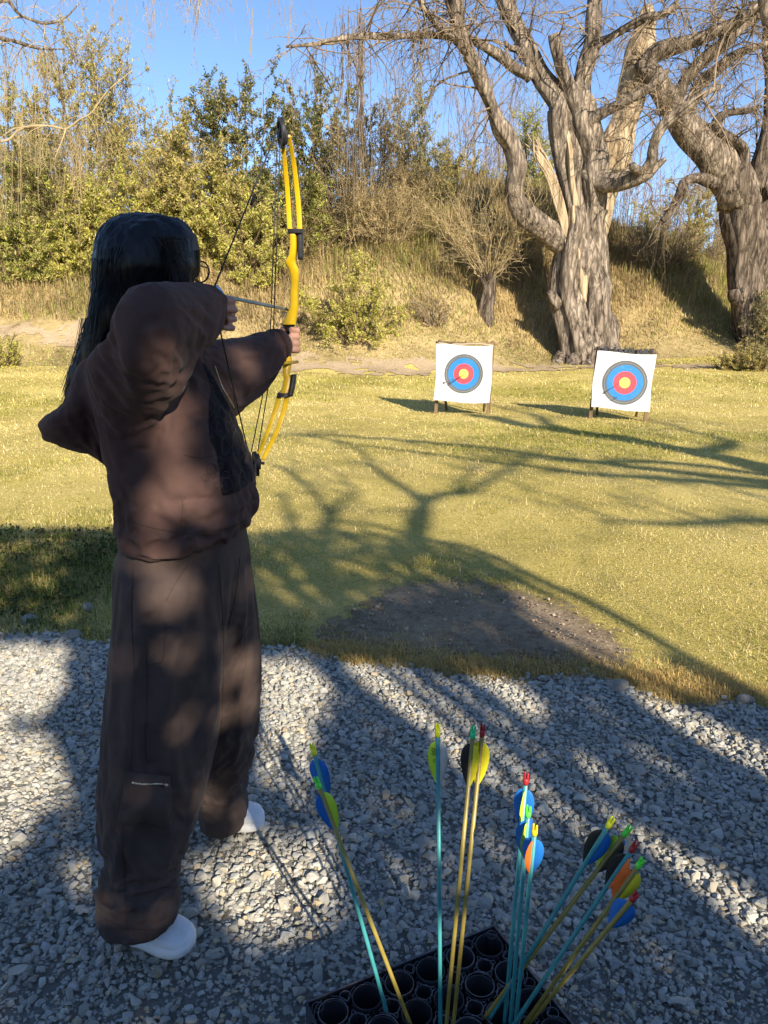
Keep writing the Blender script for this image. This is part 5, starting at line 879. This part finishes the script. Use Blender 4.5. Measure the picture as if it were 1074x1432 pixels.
nt = M['hoodie'].node_tree; bs = nt.nodes['Principled BSDF']; src = bs.inputs['Base Color'].links[0].from_socket; an_ = N(nt, 'ShaderNodeAttribute', attribute_name='panel'); mr_ = N(nt, 'ShaderNodeMapRange'); mr_.inputs['From Min'].default_value = -.001; mr_.inputs['From Max'].default_value = .001; nt.links.new(an_.outputs['Fac'], mr_.inputs['Value'])
mx_ = N(nt, 'ShaderNodeMixRGB'); nt.links.new(mr_.outputs[0], mx_.inputs['Fac']); nt.links.new(src, mx_.inputs[1]); nt.links.new(mx_.outputs[0], bs.inputs['Base Color'])
tcp = N(nt, 'ShaderNodeTexCoord'); wv = N(nt, 'ShaderNodeTexVoronoi'); wv.feature = 'F1'; wv.inputs['Scale'].default_value = 22; nt.links.new(tcp.outputs['Object'], wv.inputs['Vector']); sn = N(nt, 'ShaderNodeMath', operation='SINE'); ml = N(nt, 'ShaderNodeMath', operation='MULTIPLY'); ml.inputs[1].default_value = 26; nt.links.new(wv.outputs['Distance'], ml.inputs[0]); nt.links.new(ml.outputs[0], sn.inputs[0])
cr_p = N(nt, 'ShaderNodeValToRGB'); cr_p.color_ramp.elements[0].position = .55; cr_p.color_ramp.elements[0].color = (.009, .008, .011, 1); cr_p.color_ramp.elements[1].position = .9; cr_p.color_ramp.elements[1].color = (.026, .020, .020, 1); nt.links.new(sn.outputs[0], cr_p.inputs['Fac']); nt.links.new(cr_p.outputs[0], mx_.inputs[2])
bvh_h = BVHTree.FromPolygons([Vector(v) for v in cv], [tuple(p.vertices) for p in hme.polygons])
hme.update(); hoodie = bpy.data.objects.new('hoodie', hme); COL.objects.link(hoodie); hoodie.parent = person
co_ = (cv-pbase).astype(np.float32); hme.vertices.foreach_set('co', co_.ravel()); hme.update()
def onsurf(bvh, px, py, lift=.001):
    a, b_, c_ = ray(px, py); d = Vector((a, b_, c_)).normalized(); hit = bvh.ray_cast(Vector((0, 0, CAMH)), d)
    return None if hit[0] is None else np.array(hit[0])+np.array(hit[1])*lift
def surfline(mb, bvh, pts, rad, n=30, lift=.0006):
    s = spline(pts, n); q = [onsurf(bvh, *p, lift) for p in s]; q = [v for v in q if v is not None]
    seg = [q[0]] if q else []
    for v in q[1:]:
        if np.linalg.norm(v-seg[-1]) > .05:
            if len(seg) > 2: mb.tube(seg, rad, 6)
            seg = [v]
        else: seg.append(v)
    if len(seg) > 2: mb.tube(seg, rad, 6)
zp = MB(); surfline(zp, bvh_h, [(300, 512), (309, 538), (319, 556), (327, 570)], .0022, 24); zp.build('zipper', M['steel'], hoodie, org=pbase)
sm_ = MB(); surfline(sm_, bvh_h, [(180, 728), (215, 738), (255, 745), (300, 745), (340, 730)], .0014, 50); surfline(sm_, bvh_h, [(255, 695), (256, 712), (252, 730)], .0010, 12)
surfline(sm_, bvh_h, [(258, 636), (280, 640), (300, 636)], .0012, 14)
for c_, r_ in (((296, 655), 9), ((298, 664), 5), ((287, 668), 6), ((305, 678), 6), ((316, 664), 6)): surfline(sm_, bvh_h, [(c_[0]+r_*math.cos(t)*(1-t*.05), c_[1]+r_*math.sin(t)*(1-t*.05)) for t in np.linspace(0, 8, 14)], .0007, 36)
sm_.build('seam', M['seam'], hoodie, org=pbase)
cuff = MB(); cuff.tube([P(384, 484, 2.075), P(389, 482, 2.088), P(393, 480, 2.098)], [.047, .044, .041], 24); cuff.build('cuff', M['hoodie'], hoodie, org=pbase)
# ---- trousers
tr = MB()
tr.loft([RG(200, 326, 712, 1.62, .16), RG(186, 338, 730, 1.62, .18), RG(172, 344, 766, 1.62, .185), RG(164, 348, 800, 1.62, .195), RG(163, 352, 840, 1.62, .20), RG(175, 340, 870, 1.62, .16)], 36, power=2.3)
def legloft(rows): tr.loft([RG(*q) for q in rows], 32, power=2.2)
legloft([(166, 306, 790, 1.53, .12), (163, 312, 850, 1.52, .135), (159, 314, 905, 1.51, .13), (153, 313, 960, 1.50, .125), (148, 309, 1020, 1.48, .12), (144, 292, 1070, 1.465, .112), (142, 269, 1130, 1.45, .102), (141, 251, 1185, 1.435, .094), (139, 245, 1236, 1.42, .090), (138, 250, 1268, 1.415, .092), (141, 250, 1282, 1.412, .090), (160, 232, 1284, 1.412, .06)])
legloft([(255, 349, 790, 1.70, .12), (252, 357, 850, 1.71, .13), (252, 360, 905, 1.72, .125), (254, 359, 960, 1.735, .12), (262, 352, 1020, 1.76, .108), (270, 344, 1070, 1.79, .095), (276, 342, 1100, 1.81, .088), (279, 347, 1130, 1.82, .086), (280, 348, 1147, 1.822, .086), (294, 332, 1149, 1.822, .055)])
tme = evaluated(tr, .0105, 3, 'trousers')
def tropin(co):
    x, y, z = co.T; w = np.full(len(co), .015); w = np.maximum(w, sst(.86, .93, z)); w = np.maximum(w, .5*sst(.30, .10, z)); return w
tme = drape(tme, tropin, .075, 23, 1.2, .4)
bpy.data.objects.remove(coarse)
n = len(tme.vertices); tv = np.empty(n*3, np.float32); tme.vertices.foreach_get('co', tv); tv = tv.reshape(-1, 3)
bvh_t = BVHTree.FromPolygons([Vector(v) for v in tv], [tuple(p.vertices) for p in tme.polygons]); trousers = link('trousers', tme, M['denim'], person, org=pbase)
sm_ = MB()
for ln_ in ([(186, 785), (184, 860), (188, 950), (186, 1040), (182, 1100)], [(205, 900), (206, 960), (204, 1040), (206, 1068)], [(306, 790), (312, 880), (312, 960), (308, 1040), (298, 1100)], [(200, 930), (226, 925), (230, 900), (232, 870)], [(335, 780), (330, 830), (318, 880)], [(232, 840), (248, 812), (262, 790)], [(146, 1285), (180, 1298), (220, 1300), (250, 1286)], [(170, 1120), (172, 1200), (178, 1300)], [(350, 870), (330, 905)]): surfline(sm_, bvh_t, ln_, .0010, 60)
sm_.build('seam', M['seam'], trousers, org=pbase)
pk = MB(); grid = []                                            # cargo pocket: a thick patch following the leg
us, vs = np.linspace(0, 1, 16), np.linspace(0, 1, 16)
for v in vs:
    for u in us:
        px = 176+u*62-(v*10)*(1-u); py = 1078+v*70+6*u+ (4*math.sin(u*9) if v > .5 else 0); edge = min(u, 1-u, v, 1-v); q = onsurf(bvh_t, px, py, .003+.013*min(1, edge*6)*(.55+.45*math.sin(v*3.1)+.25*math.sin(v*9+u*4))); grid.append(q if q is not None else grid[-1])
pk.add(np.array(grid), tubequads(16, 16)[np.tile(np.arange(16) < 15, 15)]); po_ = pk.build('cargo_pocket', M['denim'], trousers, org=pbase); sd = po_.modifiers.new('s', 'SOLIDIFY'); sd.thickness = .003; po_.modifiers.new('b', 'SUBSURF').render_levels = 1
zp = MB(); zq = [onsurf(bvh_t, a, b_, .014) for a, b_ in [(180, 1090), (195, 1093), (212, 1095), (227, 1093)]]; zp.tube(zq, .0024, 8); zp.tube([zq[-1], zq[-1]+np.array([.006, -.004, -.002])], .004, 8); zo = zp.build('pocket_zipper', M['steel'], trousers, org=pbase)
# ---- shoes
M['stitch'] = noisemat('shoe_stitching', (.30, .31, .33), (.40, .41, .42), 40, .8, 0)
def shoe(hx, hy, tx, ty, lbl):
    h = PZ(hx, hy, .02); t = PZ(tx, ty, .02); d = t-h; d[2] = 0; L = np.linalg.norm(d); d /= L; s = np.array([-d[1], d[0], 0]); up = np.array([0, 0, 1.]); g = .022
    prof = [(0, .020, .030), (.03, .028, .050), (.12, .033, .066), (.30, .034, .072), (.48, .036, .066), (.62, .041, .052), (.75, .044, .042), (.87, .041, .034), (.95, .032, .028), (1.0, .012, .018)]
    rings = [(h+d*L*t_+up*(g+.010+hh/2), s*w_, up*(hh/2)) for t_, w_, hh in prof]; q = spline([[*r_[0], np.linalg.norm(r_[1]), r_[2][2]] for r_ in rings], 30); mb = MB(); mb.loft([(v[:3], s*v[3], up*v[4]) for v in q], 28, power=2.6); so_ = mb.build('shoe', M['shoe'], person, org=pbase)
    mb = MB(); q2 = spline([(t_, w_) for t_, w_, _ in prof], 30); V = []
    pr = [(-.001, .0), (.003, .003), (.0035, .014), (.002, .024), (-.006, .027)]
    loop = [(t_, w_) for t_, w_ in q2]+[(t_, -w_) for t_, w_ in q2[::-1]]; k = len(loop)
    for o_, z_ in pr: V += [h+d*L*(.5+(t_-.5)*(1+o_*6))+s*(w_+np.sign(w_)*o_)+up*(g+z_) for t_, w_ in loop]
    V += [h+d*L*.5+up*g]; T = [[j, (j+1) % k, 5*k] for j in range(k)]; mb.add(np.array(V), tubequads(5, k), T); mb.build('sole', M['sole'], so_, org=None); so_.children[0].data.vertices.foreach_set('co', ((np.array(V)-pbase).astype(np.float32)).ravel())
    lc = MB()
    def top_(t_, sg):                                            # point on the upper of the shoe
        w_ = np.interp(t_, q[:, 0]*0+np.linspace(0, 1, len(q)), q[:, 3]); i_ = min(int(np.searchsorted(tt_, t_)), len(q)-1); th = sg*1.25; ct_, st_ = math.cos(th), math.sin(th); e_ = 2/2.6
        return q[i_][:3]+s*q[i_][3]*math.copysign(abs(st_)**e_, st_)+up*q[i_][4]*abs(ct_)**e_+up*.001
    tt_ = np.array([np.dot(v[:3]-h, d)/L for v in q])
    for t_ in (.46, .52, .58): lc.tube([top_(t_+.006*math.cos(sg*3), sg*.5) for sg in np.linspace(-1, 1, 9)], .0032, 6)
    lc.build('laces', M['sole'], so_, org=pbase); lc = MB(); lc.tube([top_(.68-.05*abs(sg), sg) for sg in np.linspace(-1, 1, 17)], .0011, 5); lc.tube([top_(t_, .62) for t_ in np.linspace(.25, .62, 12)], .0010, 5); lc.tube([top_(t_, -.62) for t_ in np.linspace(.25, .62, 12)], .0010, 5); lc.build('stitch_line', M['stitch'], so_, org=pbase)
shoe(160, 1308, 269, 1337, ''); shoe(286, 1167, 370, 1157, '')
# ---- glasses
gl = MB()
for s_ in (-1, 1):
    a = np.linspace(0, 2*math.pi, 22); gl.tube([HD(.103, s_*.034+.027*math.cos(t), .006+.021*math.sin(t)) for t in a], .0019, 6, cap=False)
    gl.tube([HD(.101, s_*.062, .012), HD(.07, s_*.075, .013), HD(.0, s_*.080, .010)], .0018, 6)
gl.tube([HD(.104, -.008, .010), HD(.107, 0, .013), HD(.104, .008, .010)], .0018, 6); gl.build('glasses', M['glasses'], person, org=pbase)
# ================================================================ BOW
bowb = P(402, 480, 2.16); bow = empty('compound_bow', tuple(bowb), 'yellow compound bow at full draw in the outstretched hand', 'bow'); BO = bowb
def loftpx(mb, rows, hd=.015, power=3.5, n=20, tw=0):            # rows: px, py, half width px, y
    q = spline(np.array([[*P(a, b_, d_), c_*mpp(b_, d_)] for a, b_, c_, d_ in rows]), len(rows)*4); mb.loft([(v[:3], np.array([v[3], tw, 0]), np.array([-tw, hd, 0])) for v in q], n, power=power)
mb = MB(); loftpx(mb, [(410, 326, 5, 2.125), (410.5, 345, 5, 2.13), (409, 358, 5.5, 2.135), (406.5, 367, 7.5, 2.14), (411, 378, 7, 2.145), (412.5, 392, 5.5, 2.15), (411.5, 410, 5.8, 2.155), (411.5, 428, 6, 2.158), (408.5, 440, 7.5, 2.16), (405, 450, 9, 2.16), (404, 454, 9.5, 2.16)], .020)
mb2 = mb; o = mb.build('riser', M['bow_yellow'], bow, org=BO)
mb = MB(); loftpx(mb, [(402, 498, 5, 2.155), (402, 506, 6, 2.155), (401, 514, 5.5, 2.15), (400.5, 522, 4.5, 2.145), (403, 530, 6, 2.14), (400, 545, 6.5, 2.13), (396.5, 553, 6, 2.125)], .020); o = mb.build('riser', M['bow_yellow'], bow, org=BO)
mb = MB(); loftpx(mb, [(404, 451, 10, 2.16), (403, 455, 9.5, 2.16), (405, 458, 6, 2.165), (405, 470, 5.2, 2.168), (404, 485, 5, 2.166), (402, 498, 5, 2.16), (401, 503, 5.5, 2.158)], .017, 2.4); mb.build('grip', M['bow_black'], bow, org=BO)
mb = MB(); loftpx(mb, [(403, 477, 3.4, 2.142), (402, 486, 4.3, 2.140), (399.5, 496, 3.6, 2.142)], .007, 2.2); mb.build('grip_panel', M['grey_grip'], bow, org=BO)
mb = MB(); loftpx(mb, [(419.5, 324, 4, 2.13), (420, 340, 4, 2.132), (420.5, 363, 3.6, 2.137)], .020, 4); loftpx(mb, [(413, 321, 10.5, 2.12), (413, 327, 10.5, 2.122)], .020, 4); mb.build('limb_pocket', M['bow_black'], bow, org=BO)
mb = MB(); loftpx(mb, [(411, 524, 3.6, 2.14), (409, 538, 4, 2.132), (405.5, 554, 4, 2.125)], .020, 4); loftpx(mb, [(397.5, 549, 9, 2.125), (396, 555, 9, 2.122)], .020, 4); mb.build('limb_pocket', M['bow_black'], bow, org=BO)
for rows in ([(405.5, 326, 3.3, 2.115), (403.8, 296, 3.3, 2.112), (401.8, 265, 3.2, 2.10), (399, 235, 3.1, 2.075), (396, 205, 2.9, 2.04), (394.5, 190, 2.6, 2.022)], [(419.5, 326, 3.5, 2.115), (418, 296, 3.5, 2.112), (415, 262, 3.4, 2.10), (411, 230, 3.2, 2.075), (406.5, 203, 3.0, 2.04), (404, 190, 2.7, 2.022)],
             [(391, 552, 3.4, 2.115), (385.5, 572, 3.4, 2.11), (378, 595, 3.3, 2.095), (369, 617, 3.1, 2.07), (360.5, 640, 2.8, 2.04)], [(402, 553, 3.6, 2.115), (396, 578, 3.6, 2.11), (387, 604, 3.5, 2.09), (377, 624, 3.3, 2.06), (367.5, 643, 3.0, 2.035)]):
    mb = MB(); loftpx(mb, rows, .0042, 5); mb.build('limb', M['bow_yellow'], bow, org=BO)
CAMX = np.array([.95, .30, .06]); CAMX /= np.linalg.norm(CAMX)
def cam_wheel(px, py, y, R_, ex, pxc):
    c = P(px, py, y); u = np.cross(CAMX, [0, 0, 1.]); u /= np.linalg.norm(u); v = np.cross(u, CAMX); mb = MB(); n_ = 40; a = np.linspace(0, 2*math.pi, n_+1)[:-1]
    rad = R_*(1+.16*np.cos(a-ex)); k = 0; prof = [(-.0045, 1.0), (-.002, .95), (.002, .95), (.0045, 1.0), (.0045, .78), (-.0045, .78), (-.0045, 1.0)]
    V = np.concatenate([[c+CAMX*o_+(u*math.cos(t)+v*math.sin(t))*q*f for t, q in zip(a, rad)] for o_, f in prof]); mb.add(V, tubequads(7, n_))
    for t in (0, 1.3, 2.5, 3.7, 5.0): mb.tube([c, c+(u*math.cos(t)+v*math.sin(t))*R_*.85], .0035, 8)
    off = c+CAMX*.009; V = np.concatenate([[off+CAMX*o_+(u*math.cos(t)+v*math.sin(t))*R_*.62*f for t in a] for o_, f in [(-.003, 1), (.003, 1), (.003, .7), (-.003, .7), (-.003, 1)]]); mb.add(V, tubequads(5, n_)); mb.tube([c-CAMX*.008, c+CAMX*.016], .007, 14); mb.build('cam', M['bow_black'], bow, org=BO)
    mb = MB(); mb.tube([c-CAMX*.006, P(pxc, py+2, y+.004)], .0042, 12); mb.build('axle', M['grey_grip'] if py < 300 else M['bow_black'], bow, org=BO); return c, u, v
cu, u_, v_ = cam_wheel(393.5, 189, 2.02, .036, 1.6, 405); cd, _, _ = cam_wheel(357, 646, 2.02, .036, -1.2, 370)
nockp = P(296, 411, 1.605)
mb = MB(); mb.tube([cu-np.array([.004, .034, -.006]), nockp], .0019, 6); mb.tube([nockp, cd-np.array([.006, .034, 0])], .0019, 6); a_ = cu+(nockp-cu)*.42; mb.tube([a_, a_+(nockp-cu)*.06], .0034, 8); mb.build('bowstring', M['string'], bow, org=BO)
sl_ = P(378, 507, 2.03); mb = MB()
for dx in (-.004, .004): mb.tube([cu+np.array([dx-.006, -.012, -.02]), sl_+np.array([dx, .01, 0]), cd+np.array([dx*2.2, -.004, .03])], .0016, 6)
mb.build('cables', M['string'], bow, org=BO)
mb = MB(); mb.tube([P(379, 507, 2.02), P(395, 508, 2.09), P(416, 506, 2.17)], .0045, 10); mb.build('cable_guard', M['bow_yellow'], bow, org=BO)
mb = MB(); mb.box(P(378, 507, 2.025), (.011, .012, .007)); o = mb.build('cable_slide', M['bow_black'], bow, False, org=BO); bv = o.modifiers.new('b', 'BEVEL'); bv.width = .002
mb = MB(); mb.tube([P(405, 434, 2.155), P(401, 433, 2.15), P(400, 430.5, 2.15)], .0028, 8); mb.build('arrow_rest', M['bow_black'], bow, org=BO)
tp = P(402.5, 433.0, 2.19); arrow(nockp, nockp+(tp-nockp)*1.0, 'olive_shaft', [('vane_sky', 95), ('vane_sky', 330), ('vane_sky', 215)], 'nock_emerald', 'pale olive arrow with light blue vanes, nocked on the drawn bowstring', None, rad=.0042, vl=.055, vh=.019)
# ================================================================ TREES AND ADDED LEAF SCREEN BEHIND THE VIEWPOINT, WHOSE SHADE FALLS ON THE SCENE
def back(px, py, y):                                            # point of a limb standing at distance y whose shadow falls on the ground at a photo pixel
    g = G(px, py); t = (g[1]-y)/SD[1]; return g-SD*t
def casttree(name, label, specs, twig, seed, cat='tree'):
    first = np.array(specs[0][0][0][:2]); gp = back(*first, specs[0][1]); root = empty(name, (gp[0], gp[1], 0), label, cat, 'bare trees behind the viewpoint'); ob = np.array(root.location); tw = MB(); mb = MB()
    for j, (rows, y, ground) in enumerate(specs):
        pts = []
        for k_, (px, py, hw) in enumerate(rows): p = back(px, py, y-.25*k_*(j % 2)); pts.append([*p, hw*mpp(py, G(px, py)[1])])
        if ground: pts = [[pts[0][0]+.15, pts[0][1], -.2, pts[0][3]*1.2], [pts[0][0]+.1, pts[0][1], pts[0][2]*.5, pts[0][3]*1.0]]+pts
        s = barktube(mb, np.array(pts), 14, .09, .12, seed+j)
        if twig: sprout(tw, s, twig, .8, .016, seed+50+j, .5, .5, .7, .3, 3, 4)
    mb.build('trunk', M['bark_dark'], root, org=ob)
    if tw.n: tw.build('twigs', M['twig'], root, org=ob)
casttree('bare_tree', 'forked bare tree whose branching shadow reaches over the middle of the lawn', [([(578, 800, 13), (582, 765, 12), (586, 735, 11), (592, 705, 9)], -4.2, True), ([(592, 705, 8), (565, 682, 6), (540, 668, 5), (515, 645, 4), (500, 625, 2)], -4.2, False),
        ([(592, 705, 8), (620, 692, 7), (650, 690, 6), (690, 668, 5), (730, 645, 4), (760, 625, 2)], -4.2, False), ([(636, 690, 5), (645, 670, 4), (690, 640, 2)], -4.2, False)], 6, 900)
casttree('bare_tree', 'thin bare tree whose soft shadow falls beside the archer', [([(452, 830, 12), (456, 770, 10), (460, 725, 9)], -4.6, True), ([(460, 725, 7), (440, 690, 5), (410, 665, 4), (380, 650, 3)], -4.6, False), ([(460, 725, 7), (480, 700, 5), (500, 690, 3), (470, 660, 2)], -4.6, False), ([(400, 800, 8), (410, 740, 6), (395, 690, 4)], -5.0, True)], 7, 930)
casttree('bare_tree', 'leaning bare tree whose shadow runs slantwise to the gravel edge', [([(1130, 1010, 13), (1060, 975, 13), (980, 932, 12), (900, 885, 11), (800, 832, 10), (720, 795, 9), (660, 768, 8), (600, 757, 6), (520, 750, 4)], -4.4, False), ([(688, 830, 5), (684, 800, 5), (672, 775, 4)], -4.6, True)], 3, 960)
# tall bare tree further right: its twigs throw streaky shade over the right part of the lawn and the targets
r = np.random.default_rng(71); tb = empty('bare_tree', (9.2, -4.0, 0), 'tall bare tree far to the right behind the viewpoint', 'tree', 'bare trees behind the viewpoint'); ob = np.array(tb.location); mb = MB(); tw = MB(); LSX = []
s0 = barktube(mb, np.array([[9.2, -4, -.2, .42], [9.3, -4, 2, .34], [9.1, -4.1, 4.5, .28], [9.3, -4, 6.6, .2], [9.0, -4.1, 8.6, .1]]), 16, .2, .12, 70)
for j in range(15):
    z0 = r.uniform(2.5, 7.5); a = r.uniform(-2.6, 2.6); L = r.uniform(2.2, 4.4); d = np.array([math.sin(a)*1.1, .3*math.cos(a), .55]); p0 = np.array([9.2, -4.05, z0]); rows = [[*(p0+d*L*t+np.array([0, 0, .5*math.sin(t*5+j)*t])), .10*(1-t*.8)] for t in np.linspace(0, 1, 6)]; LSX.append(barktube(mb, np.array(rows), 8, .15, .1, 300+j))
mb.build('trunk', M['bark_dark'], tb, org=ob)
for j, s in enumerate(LSX): sprout(tw, s, 16, 1.3, .014, 950+j*5, .25, .3, .8, .8, 3, 5)
tw.build('twigs', M['twig'], tb, org=ob)
# evergreen leaf screen added behind the viewpoint, gaps cut to shape sun patches
LIT = [[(-60, 898), (88, 902), (90, 960), (60, 1000), (-60, 1012)], [(-60, 1022), (50, 1020), (92, 1062), (88, 1120), (50, 1140), (20, 1190), (-60, 1230)], [(90, 1188), (112, 1195), (128, 1238), (104, 1244)],
       [(358, 922), (425, 928), (466, 960), (445, 1000), (432, 1060), (418, 1100), (358, 1100)], [(262, 1168), (450, 1160), (482, 1266), (346, 1330), (296, 1256)],
       [(470, 920), (590, 936), (650, 975), (770, 1088), (835, 1128), (760, 1150), (690, 1100), (600, 1030), (520, 965)], [(655, 935), (720, 955), (768, 1014), (735, 1012)], [(790, 1052), (815, 1060), (868, 1112), (835, 1100)],
       [(820, 1125), (900, 1165), (1000, 1215), (1090, 1280), (1090, 1350), (1000, 1275), (930, 1225), (850, 1175)], [(858, 964), (930, 978), (1000, 1020), (1090, 1055), (1090, 1125), (1000, 1060), (930, 1010)],
       [(790, 1140), (830, 1150), (850, 1200), (800, 1190)], [(720, 815), (800, 850), (900, 905), (1010, 970), (900, 962), (800, 905), (730, 860)]]
SHADE = [(-400, 742), (0, 738), (150, 742), (350, 744), (440, 741), (520, 744), (645, 768), (720, 806), (800, 846), (900, 900), (1074, 988), (1400, 1150), (1400, 4000), (-400, 4000)]
SEMI = [[(350, 745), (520, 742), (650, 770), (700, 815), (640, 850), (430, 855), (355, 830)], [(-400, 745), (150, 745), (150, 850), (-400, 850)]]
PERS = [(120, 290), (282, 290), (292, 385), (312, 400), (315, 450), (395, 455), (398, 515), (335, 570), (362, 690), (362, 1110), (352, 1175), (300, 1180), (262, 1290), (270, 1350), (130, 1350), (138, 1100), (160, 760), (165, 655), (55, 615), (60, 590), (88, 540)]
PLIT = [[(215, 890), (292, 880), (288, 925), (250, 938), (212, 915)], [(222, 1030), (250, 975), (276, 985), (272, 1020), (240, 1048)], [(312, 930), (360, 900), (357, 1020), (318, 1045)], [(318, 1120), (348, 1100), (350, 1160), (282, 1168), (300, 1140)], [(190, 700), (230, 640), (300, 650), (308, 740), (200, 745)], [(330, 480), (385, 465), (385, 500), (345, 520)]]
PSEMI = [[(178, 775), (300, 775), (300, 860), (190, 860)], [(190, 560), (300, 560), (318, 740), (185, 740)], [(300, 460), (398, 455), (398, 520), (320, 570)], [(312, 770), (352, 770), (360, 900), (312, 930)]]
BOWP = [(380, 165), (430, 180), (432, 440), (420, 560), (375, 670), (345, 670), (350, 620), (388, 540), (396, 520), (398, 450), (395, 300)]
def screen_ok(c, rr):
    n = len(c); t = c[:, 2]/-SD[2]; g = c+SD*t[:, None]; px, py = proj(g); ok = inpoly(px, py, SHADE) & (g[:, 1] > -1.0) | (g[:, 1] < .4)
    for q in LIT:
        for ox, oy in ((0, 0), (.022, 0), (-.022, 0), (0, .03), (0, -.03)): qx, qy = proj(g+np.array([ox, oy, 0])); ok &= ~(inpoly(qx, qy, q) & (g[:, 1] > .3))
    for q in SEMI: ok &= ~(inpoly(px, py, q) & (rr.random(n) < .6))
    for yy in (1.78, 1.60, 1.46):                               # what stands in the light of the archer
        t = (yy-c[:, 1])/SD[1]; h = c+SD*t[:, None]; px, py = proj(h); up = (h[:, 2] > 0)
        inp = inpoly(px, py, PERS) & up; lit = np.zeros(n, bool); sem = np.zeros(n, bool)
        for q in PLIT: lit |= inpoly(px, py, q)
        for q in PSEMI: sem |= inpoly(px, py, q)
        ok = np.where(inp & (py < 1180), ~(lit | (sem & (fbm2(px, py, .03, 5+int(yy*100)) > -.08))), ok)
    t = (2.12-c[:, 1])/SD[1]; h = c+SD*t[:, None]; px, py = proj(h); ok &= ~(inpoly(px, py, BOWP) & (h[:, 2] > 0))
    return ok
r = np.random.default_rng(81); ev = empty('evergreen_tree', (3.2, -4.2, 0), 'unseen evergreen leaf screen added behind the viewpoint to shade the gravel', 'tree'); ob = np.array(ev.location)
n = 120000; c = np.stack([r.uniform(-3.2, 8.5, n), -4.2+r.normal(0, .17, n), r.uniform(.05, 5.6, n)], 1); c += r.normal(0, .02, c.shape); k = screen_ok(c, r); c = c[k]; n = len(c)
lb = MB(); pal = np.array(PAL['dark']); lb.leaves(c, .070*r.uniform(.6, 1.2, n), .034*r.uniform(.7, 1.2, n), pal[r.integers(0, 3, n)]*r.uniform(.7, 1.2, n)[:, None]); lb.build('foliage', M['leaf'], ev, smooth=False, org=ob)
mb = MB()
for j in range(9): x0 = 3.2; x1 = r.uniform(-2, 7.5); barktube(mb, np.array([[x0+.1*j-.4, -4.3, -.1, .12], [x0+(x1-x0)*.2, -4.4, 1.2, .09], [x0+(x1-x0)*.6, -4.3, 2.2, .06], [x1, -4.2, r.uniform(2.4, 3.2), .03]]), 8, .2, .1, 500+j)
mb.build('trunk', M['bark_dark'], ev, org=ob)
# ================================================================ LIGHT, SKY, CAMERA
w = bpy.data.worlds.new('World'); S.world = w; w.use_nodes = True; nt = w.node_tree; bg = nt.nodes['Background']
sky = N(nt, 'ShaderNodeTexSky'); sky.sky_type = 'NISHITA'; sky.sun_disc = False; sky.sun_elevation = SUN_EL; sky.sun_rotation = math.pi-SUN_AZ; sky.air_density = .7; sky.dust_density = .15; sky.ozone_density = 3.0; sky.altitude = 300
nt.links.new(sky.outputs[0], bg.inputs['Color']); bg.inputs['Strength'].default_value = .122
sl = bpy.data.lights.new('sun', 'SUN'); sl.energy = 5.0; sl.angle = math.radians(.5); sl.color = (1, .88, .70); so = bpy.data.objects.new('sun', sl); COL.objects.link(so)
so.rotation_euler = Vector(SD).to_track_quat('-Z', 'Y').to_euler()
cam = bpy.data.cameras.new('camera'); co = bpy.data.objects.new('camera', cam); COL.objects.link(co); S.camera = co
co.location = (0, 0, CAMH); co.rotation_euler = (math.pi/2-TH, 0, 0); cam.sensor_fit = 'VERTICAL'; cam.sensor_height = 36; cam.lens = F/1432*36; cam.clip_start = .05; cam.clip_end = 2000
S.view_settings.view_transform = 'Standard'; S.view_settings.look = 'None'; S.view_settings.gamma = 1; S.view_settings.exposure = 1.0
S.render.engine = 'CYCLES'; S.cycles.max_bounces = 6; S.cycles.transparent_max_bounces = 8; S.cycles.use_denoising = True
